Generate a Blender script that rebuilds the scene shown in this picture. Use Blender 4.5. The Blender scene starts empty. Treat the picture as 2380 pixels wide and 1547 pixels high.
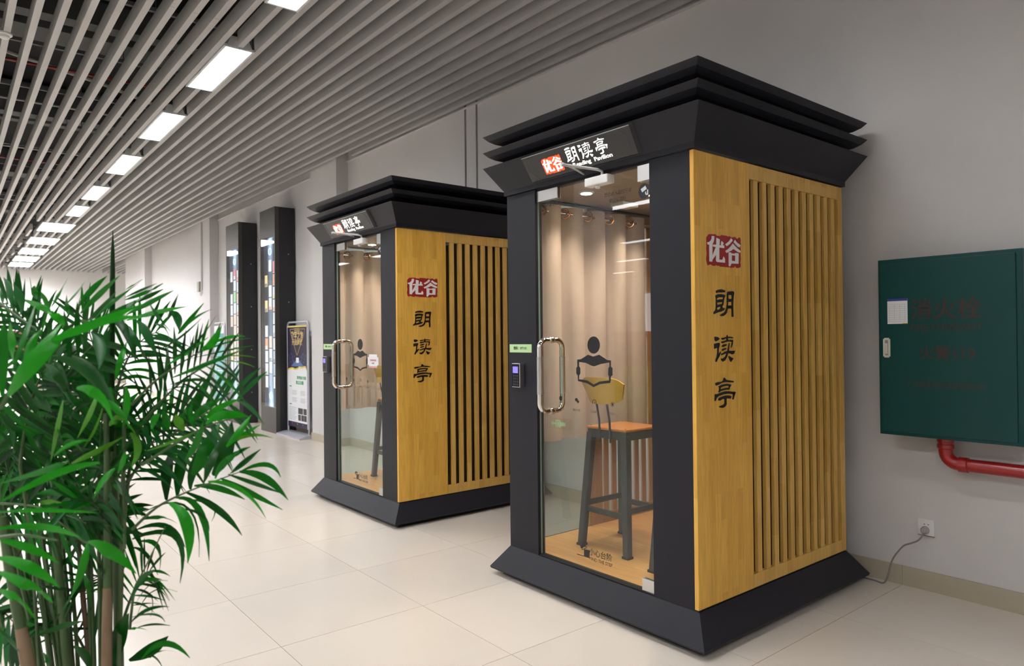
import bpy, bmesh, math, random
from math import sin, cos, pi, radians
from mathutils import Vector, Matrix
from mathutils.geometry import tessellate_polygon
random.seed(7)
S = 1.11                     # everything below is laid out in units of 1.11 m and brought to metres at the end
scn = bpy.context.scene
col = scn.collection

# ------------------------------------------------------------------ camera, world, exposure
cam_d = bpy.data.cameras.new('camera'); cam = bpy.data.objects.new('camera', cam_d); col.objects.link(cam)
cam_d.sensor_width = 36.0; cam_d.lens = 1627.77 / 2380 * 36.0; cam_d.clip_end = 200
CF = Vector((-.77723618, .62917462, .00657416)); CR = Vector((.62910031, .77725371, -.01046315)); CU = Vector((.01169294, .00399654, .99992365))
cam.matrix_world = Matrix(((CR.x, CU.x, -CF.x, 0), (CR.y, CU.y, -CF.y, 0), (CR.z, CU.z, -CF.z, 1.35 * S), (0, 0, 0, 1)))
cam_d.dof.use_dof = True; cam_d.dof.focus_distance = 3.6 * S; cam_d.dof.aperture_fstop = 4.0
scn.camera = cam
scn.view_settings.view_transform = 'Standard'; scn.view_settings.look = 'None'
scn.view_settings.gamma = 1.0; scn.view_settings.use_curve_mapping = False
scn.view_settings.exposure = 0.0
world = bpy.data.worlds.new('world'); scn.world = world; world.use_nodes = True
world.node_tree.nodes['Background'].inputs[0].default_value = (.62, .68, .8, 1)
world.node_tree.nodes['Background'].inputs[1].default_value = .35
LAMP = 55.0                  # luminous strength of the ceiling troffers

# ------------------------------------------------------------------ materials
MATS = {}
def mat(name, c, rough=.5, metal=0, spec=.5, emit=None, es=0, noise=None, nscale=40, bump=0, bscale=200, coat=0, var=0, trans=0):
    if name in MATS: return MATS[name]
    m = bpy.data.materials.new(name); m.use_nodes = True; nt = m.node_tree; b = nt.nodes['Principled BSDF']
    b.inputs['Base Color'].default_value = (*c, 1); b.inputs['Roughness'].default_value = rough
    b.inputs['Metallic'].default_value = metal; b.inputs['Specular IOR Level'].default_value = spec
    if coat: b.inputs['Coat Weight'].default_value = coat; b.inputs['Coat Roughness'].default_value = .08
    if emit: b.inputs['Emission Color'].default_value = (*emit, 1); b.inputs['Emission Strength'].default_value = es
    tc = nt.nodes.new('ShaderNodeTexCoord')
    if noise is not None:
        n = nt.nodes.new('ShaderNodeTexNoise'); n.inputs['Scale'].default_value = nscale; n.inputs['Detail'].default_value = 4
        nt.links.new(tc.outputs['Object'], n.inputs['Vector'])
        mx = nt.nodes.new('ShaderNodeMix'); mx.data_type = 'RGBA'
        mx.inputs['A'].default_value = (*[x * (1 - noise) for x in c], 1); mx.inputs['B'].default_value = (*[min(1, x * (1 + noise)) for x in c], 1)
        nt.links.new(n.outputs['Fac'], mx.inputs['Factor']); out = mx.outputs['Result']
        if var:
            oi = nt.nodes.new('ShaderNodeObjectInfo'); hv = nt.nodes.new('ShaderNodeHueSaturation')
            mr = nt.nodes.new('ShaderNodeMapRange'); mr.inputs['To Min'].default_value = 1 - var; mr.inputs['To Max'].default_value = 1 + var
            nt.links.new(oi.outputs['Random'], mr.inputs['Value']); nt.links.new(mr.outputs['Result'], hv.inputs['Value'])
            nt.links.new(out, hv.inputs['Color']); out = hv.outputs['Color']
        nt.links.new(out, b.inputs['Base Color'])
    if bump:
        n2 = nt.nodes.new('ShaderNodeTexNoise'); n2.inputs['Scale'].default_value = bscale
        nt.links.new(tc.outputs['Object'], n2.inputs['Vector'])
        bp = nt.nodes.new('ShaderNodeBump'); bp.inputs['Strength'].default_value = bump; bp.inputs['Distance'].default_value = .002
        nt.links.new(n2.outputs['Fac'], bp.inputs['Height']); nt.links.new(bp.outputs['Normal'], b.inputs['Normal'])
    if trans:
        tl = nt.nodes.new('ShaderNodeBsdfTranslucent'); tl.inputs['Color'].default_value = (min(1, c[0] * 1.6), min(1, c[1] * 1.6), min(1, c[2] * 1.2), 1)
        ms = nt.nodes.new('ShaderNodeMixShader'); ms.inputs[0].default_value = trans
        nt.links.new(b.outputs[0], ms.inputs[1]); nt.links.new(tl.outputs[0], ms.inputs[2])
        nt.links.new(ms.outputs[0], nt.nodes['Material Output'].inputs['Surface'])
    MATS[name] = m; return m
def glass(name, tint, boost=1.45):
    """thin sheet glass: transmits straight through, mirrors by Fresnel on its outward faces"""
    m = bpy.data.materials.new(name); m.use_nodes = True; nt = m.node_tree; nt.nodes.remove(nt.nodes['Principled BSDF'])
    t = nt.nodes.new('ShaderNodeBsdfTransparent'); t.inputs[0].default_value = (*tint, 1)
    g = nt.nodes.new('ShaderNodeBsdfGlossy'); g.inputs['Roughness'].default_value = .0
    f = nt.nodes.new('ShaderNodeFresnel'); f.inputs[0].default_value = 1.5
    ge = nt.nodes.new('ShaderNodeNewGeometry'); mu = nt.nodes.new('ShaderNodeMath'); mu.operation = 'MULTIPLY'; mu.inputs[1].default_value = boost; mu.use_clamp = True
    sb = nt.nodes.new('ShaderNodeMath'); sb.operation = 'SUBTRACT'; sb.inputs[0].default_value = 1
    m2 = nt.nodes.new('ShaderNodeMath'); m2.operation = 'MULTIPLY'
    nt.links.new(f.outputs[0], mu.inputs[0]); nt.links.new(ge.outputs['Backfacing'], sb.inputs[1])
    nt.links.new(mu.outputs[0], m2.inputs[0]); nt.links.new(sb.outputs[0], m2.inputs[1])
    mx = nt.nodes.new('ShaderNodeMixShader'); nt.links.new(m2.outputs[0], mx.inputs[0]); nt.links.new(t.outputs[0], mx.inputs[1]); nt.links.new(g.outputs[0], mx.inputs[2])
    nt.links.new(mx.outputs[0], nt.nodes['Material Output'].inputs['Surface']); MATS[name] = m; return m
def staves(name, c1, c2, rough=.38, bw=.36, bh=.047, axis='yz'):
    """finger jointed wood: staves with their own tone, grain along the stave"""
    m = bpy.data.materials.new(name); m.use_nodes = True; nt = m.node_tree; b = nt.nodes['Principled BSDF']; L = nt.links.new
    b.inputs['Roughness'].default_value = rough
    tc = nt.nodes.new('ShaderNodeTexCoord'); sp = nt.nodes.new('ShaderNodeSeparateXYZ'); cb = nt.nodes.new('ShaderNodeCombineXYZ')
    L(tc.outputs['Object'], sp.inputs[0])
    if axis == 'yz': L(sp.outputs['Z'], cb.inputs[0]); L(sp.outputs['Y'], cb.inputs[1]); L(sp.outputs['X'], cb.inputs[2])
    else: L(sp.outputs['X'], cb.inputs[0]); L(sp.outputs['Y'], cb.inputs[1]); L(sp.outputs['Z'], cb.inputs[2])
    br = nt.nodes.new('ShaderNodeTexBrick'); br.offset = .37; br.inputs['Scale'].default_value = 1
    br.inputs['Color1'].default_value = (*c1, 1); br.inputs['Color2'].default_value = (*c2, 1); br.inputs['Mortar'].default_value = (*[x * .8 for x in c1], 1)
    br.inputs['Mortar Size'].default_value = 0.0; br.inputs['Brick Width'].default_value = bw; br.inputs['Row Height'].default_value = bh
    L(cb.outputs[0], br.inputs['Vector'])
    mp = nt.nodes.new('ShaderNodeMapping'); mp.inputs['Scale'].default_value = (3.5, 46, 46); L(cb.outputs[0], mp.inputs[0])
    n = nt.nodes.new('ShaderNodeTexNoise'); n.inputs['Scale'].default_value = 1.6; n.inputs['Detail'].default_value = 5; L(mp.outputs[0], n.inputs['Vector'])
    mr = nt.nodes.new('ShaderNodeMapRange'); mr.inputs['From Min'].default_value = .3; mr.inputs['From Max'].default_value = .7; mr.inputs['To Min'].default_value = .86; mr.inputs['To Max'].default_value = 1.1
    L(n.outputs['Fac'], mr.inputs['Value'])
    hv = nt.nodes.new('ShaderNodeHueSaturation'); L(mr.outputs['Result'], hv.inputs['Value']); L(br.outputs['Color'], hv.inputs['Color'])
    L(hv.outputs['Color'], b.inputs['Base Color']); MATS[name] = m; return m
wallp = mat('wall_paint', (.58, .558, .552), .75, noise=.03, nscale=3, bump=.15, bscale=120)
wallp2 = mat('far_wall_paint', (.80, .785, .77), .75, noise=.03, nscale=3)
tile = mat('floor_tile', (.645, .58, .51), .2, noise=.05, nscale=2.2, var=.025, spec=.5)
skirt = mat('skirting_tile', (.42, .37, .28), .3, noise=.06, nscale=6, var=.04)
grout = mat('grout', (.20, .16, .12), .8)
slatm = mat('slat_aluminium', (.41, .40, .39), .5, noise=.03, nscale=5)
deckm = mat('dark_deck', (.022, .021, .022), .9, noise=.4, nscale=3)
ductm = mat('duct_grey', (.11, .11, .11), .6, noise=.2, nscale=6)
black = mat('black_powder_coat', (.011, .011, .0165), .45, 0, .28, noise=.18, nscale=300, bump=.25, bscale=900)
dark = mat('recess_black', (.004, .004, .005), .6)
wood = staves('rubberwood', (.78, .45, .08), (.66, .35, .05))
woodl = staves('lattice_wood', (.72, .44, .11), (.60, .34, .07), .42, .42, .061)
wdark = staves('dark_walnut', (.38, .22, .11), (.33, .185, .09), .5)  # darker brown staves for the left side and back panel
lam = staves('laminate_floor', (.68, .38, .14), (.62, .33, .12), .32, .5, .09, 'xy')
clear = glass('clear_glass', (.93, .965, .94)); smoke = glass('smoked_glass', (.05, .055, .055), 1.4); scrg = glass('screen_glass', (.9, .92, .93), 1.2)
steel = mat('polished_steel', (.75, .73, .70), .09, 1); satin = mat('satin_steel', (.62, .61, .59), .28, 1)
silver = mat('silver_plastic', (.60, .60, .60), .35, .3); white = mat('white_plastic', (.72, .71, .69), .4); offw = mat('cream_plastic', (.62, .60, .54), .5)
red = mat('seal_red', (.33, .012, .014), .45); ink = mat('black_ink', (.006, .006, .007), .35); wpaint = mat('white_letter', (.80, .79, .77), .5)
curt = mat('curtain_fabric', (.58, .50, .47), .85, noise=.08, nscale=30, bump=.3, bscale=500, trans=.25)
copper = mat('grommet_bronze', (.50, .28, .15), .22, 1)
seatw = mat('seat_veneer', (.52, .20, .045), .28, noise=.12, nscale=25, coat=.4); ochre = mat('backrest_veneer', (.62, .36, .06), .35, noise=.1, nscale=18)
stoolm = mat('stool_metal', (.055, .055, .055), .45, .3)
teal = mat('cabinet_green', (.001, .052, .05), .42, 0, .3, noise=.12, nscale=260, bump=.1, bscale=500); dkred = mat('faded_red_letter', (.045, .018, .014), .5)
pipem = mat('pipe_red', (.36, .012, .012), .3, coat=.3); paper = mat('paper_white', (.75, .76, .78), .6); blue = mat('header_blue', (.03, .05, .30), .5); yel = mat('label_yellow', (.75, .50, .02), .5)
lampm = mat('lamp_diffuser', (.9, .9, .9), .4, emit=(.97, .985, 1), es=LAMP)
# a louvred troffer: full light downwards, little of it near the horizontal
_nt = lampm.node_tree; _ge = _nt.nodes.new('ShaderNodeNewGeometry'); _dp = _nt.nodes.new('ShaderNodeVectorMath'); _dp.operation = 'DOT_PRODUCT'
_nt.links.new(_ge.outputs['Incoming'], _dp.inputs[0]); _nt.links.new(_ge.outputs['Normal'], _dp.inputs[1])
_mr = _nt.nodes.new('ShaderNodeMapRange'); _mr.interpolation_type = 'SMOOTHSTEP'; _mr.inputs['From Min'].default_value = .08; _mr.inputs['From Max'].default_value = .62
_mr.inputs['To Min'].default_value = LAMP * .16; _mr.inputs['To Max'].default_value = LAMP
_nt.links.new(_dp.outputs['Value'], _mr.inputs['Value']); _nt.links.new(_mr.outputs['Result'], _nt.nodes['Principled BSDF'].inputs['Emission Strength'])
lampw = lampm.copy(); lampw.name = 'wide_lamp_diffuser'
for _n in lampw.node_tree.nodes:
    if _n.type == 'MAP_RANGE': _n.inputs['To Min'].default_value = LAMP * .3; _n.inputs['To Max'].default_value = LAMP * 1.9
letlit = mat('lit_white_letter', (.9, .9, .9), .4, emit=(1, .97, .92), es=1.5); sealit = mat('lit_red_seal', (.6, .03, .01), .4, emit=(1, .09, .01), es=1.0)
warm = mat('warm_lamp', (.9, .8, .6), .4, emit=(1, .70, .42), es=40); ledm = mat('led_strip', (.9, .9, .9), .4, emit=(.9, .95, 1), es=14)
keyscr = mat('keypad_screen', (.1, .1, .4), .3, emit=(.25, .18, 1), es=1.1); note = mat('note_green', (.50, .72, .36), .6); pad = mat('keypad_face', (.008, .008, .014), .2)
frame_s = mat('stand_aluminium', (.52, .52, .58), .35, .4); exitg = mat('exit_green', (0, .5, .25), .4, emit=(0, .8, .38), es=3.5)

# ------------------------------------------------------------------ mesh helpers
def NB(): return bmesh.new()
def box(bm, x0, x1, y0, y1, z0, z1, bev=0):
    v = [bm.verts.new((x, y, z)) for x in (x0, x1) for y in (y0, y1) for z in (z0, z1)]
    f = [(0, 1, 3, 2), (4, 6, 7, 5), (0, 4, 5, 1), (2, 3, 7, 6), (0, 2, 6, 4), (1, 5, 7, 3)]
    fs = [bm.faces.new([v[i] for i in q]) for q in f]
    if bev:
        es = list({e for q in fs for e in q.edges})
        bmesh.ops.bevel(bm, geom=es, offset=bev, segments=2, profile=.6, affect='EDGES')
    return bm
def prism(bm, pts, axis, a0, a1):
    """polygon pts extruded along an axis ('x': pts are (y,z); 'y': (x,z); 'z': (x,y))"""
    def P(p, a): return (a, p[0], p[1]) if axis == 'x' else (p[0], a, p[1]) if axis == 'y' else (p[0], p[1], a)
    A = [bm.verts.new(P(p, a0)) for p in pts]; B = [bm.verts.new(P(p, a1)) for p in pts]
    n = len(pts); bm.faces.new(A); bm.faces.new(B[::-1])
    for i in range(n): bm.faces.new((A[i], B[i], B[(i + 1) % n], A[(i + 1) % n]))
    return bm
def tube(bm, pts, r, seg=10, closed=False, cap=True):
    pts = [Vector(p) for p in pts]; n = len(pts); rings = []; up = None
    rr = r if isinstance(r, (list, tuple)) else [r] * n
    for i, p in enumerate(pts):
        if closed: t = pts[(i + 1) % n] - pts[i - 1]
        else: t = pts[min(i + 1, n - 1)] - pts[max(i - 1, 0)]
        t.normalize()
        if up is None: up = t.orthogonal().normalized()
        else: up = (up - t * up.dot(t)).normalized()
        b = t.cross(up)
        rings.append([bm.verts.new(p + (up * cos(2 * pi * k / seg) + b * sin(2 * pi * k / seg)) * rr[i]) for k in range(seg)])
    m = n if closed else n - 1
    for i in range(m):
        A, B = rings[i], rings[(i + 1) % n]
        for k in range(seg): bm.faces.new((A[k], A[(k + 1) % seg], B[(k + 1) % seg], B[k]))
    if cap and not closed: bm.faces.new(rings[0][::-1]); bm.faces.new(rings[-1])
    return bm
def arc(c, u, v, r, a0, a1, n):
    c, u, v = Vector(c), Vector(u), Vector(v)
    return [c + u * r * cos(a0 + (a1 - a0) * i / n) + v * r * sin(a0 + (a1 - a0) * i / n) for i in range(n + 1)]
def lathe(bm, prof, c=(0, 0, 0), seg=24, axis='z'):
    rings = []
    for r, h in prof:
        ring = []
        for k in range(seg):
            a = 2 * pi * k / seg; p = (r * cos(a), r * sin(a), h)
            if axis == 'y': p = (p[0], p[2], p[1])
            if axis == 'x': p = (p[2], p[0], p[1])
            ring.append(bm.verts.new(Vector(p) + Vector(c)))
        rings.append(ring)
    for A, B in zip(rings, rings[1:]):
        for k in range(seg): bm.faces.new((A[k], A[(k + 1) % seg], B[(k + 1) % seg], B[k]))
    bm.faces.new(rings[0][::-1]); bm.faces.new(rings[-1]); return bm
def flat(bm, loops, o, ux, uy, th):
    """a flat shape (outline, holes...) as a thin slab; o + a*ux + b*uy"""
    o, ux, uy = Vector(o), Vector(ux), Vector(uy); n = ux.cross(uy).normalized() * th
    tri = tessellate_polygon([[Vector((a, b, 0)) for a, b in lp] for lp in loops])
    pts = [p for lp in loops for p in lp]
    F = [bm.verts.new(o + ux * a + uy * b + n) for a, b in pts]; B = [bm.verts.new(o + ux * a + uy * b) for a, b in pts]
    for t in tri:
        try: bm.faces.new([F[i] for i in t])
        except ValueError: pass
    i0 = 0
    for lp in loops:
        k = len(lp)
        for i in range(k):
            j = (i + 1) % k; bm.faces.new((F[i0 + i], F[i0 + j], B[i0 + j], B[i0 + i]))
        i0 += k
    return bm
def obj(name, bm, m, parent=None, smooth=False, loc=None):
    if isinstance(bm, bpy.types.Mesh): me = bm
    else:
        bmesh.ops.recalc_face_normals(bm, faces=bm.faces); me = bpy.data.meshes.new(name); bm.to_mesh(me); bm.free()
        if smooth:
            for p in me.polygons: p.use_smooth = True
            try: me.set_sharp_from_angle(angle=radians(40))
            except Exception: pass
        me.materials.append(m)
    o = bpy.data.objects.new(name, me); col.objects.link(o)
    if parent: o.parent = parent
    if loc: o.location = loc
    return o
def bx(name, b, m, parent=None, bev=0): return obj(name, box(NB(), *b, bev), m, parent)
def tag(o, label, cat, group=None):
    o['label'] = label; o['category'] = cat
    if group: o['group'] = group
    return o
def thing(name, label, cat, loc=(0, 0, 0), group=None):
    o = bpy.data.objects.new(name, None); o.empty_display_size = .1; col.objects.link(o); o.location = loc
    return tag(o, label, cat, group)
def struct(o): o['kind'] = 'structure'; return o
def copy_tree(o, parent=None, memo=None):
    c = o.copy(); col.objects.link(c); c.parent = parent
    for ch in list(o.children): copy_tree(ch, c)
    return c
def text(name, s, size, o, ux, uy, m, parent=None, th=.0008, align='CENTER', weight=0, space=1, sx=1):
    """lettering as mesh in the plane of ux, uy, centred on o"""
    cu = bpy.data.curves.new(name, 'FONT'); cu.body = s; cu.size = size; cu.align_x = align; cu.align_y = 'CENTER'; cu.offset = weight
    cu.space_character = space; cu.resolution_u = 3; cu.extrude = th / 2
    t = bpy.data.objects.new(name, cu); col.objects.link(t)
    bpy.context.view_layer.update()
    me = bpy.data.meshes.new_from_object(t.evaluated_get(bpy.context.evaluated_depsgraph_get()))
    bpy.data.objects.remove(t); bpy.data.curves.remove(cu)
    ux, uy, o = Vector(ux).normalized(), Vector(uy).normalized(), Vector(o); n = ux.cross(uy)
    M = Matrix(((ux.x * sx, uy.x, n.x, o.x + n.x * th / 2), (ux.y * sx, uy.y, n.y, o.y + n.y * th / 2), (ux.z * sx, uy.z, n.z, o.z + n.z * th / 2), (0, 0, 0, 1)))
    me.transform(M); me.materials.clear(); me.materials.append(m)
    ob = bpy.data.objects.new(name, me); col.objects.link(ob)
    if parent: ob.parent = parent
    return ob
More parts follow.
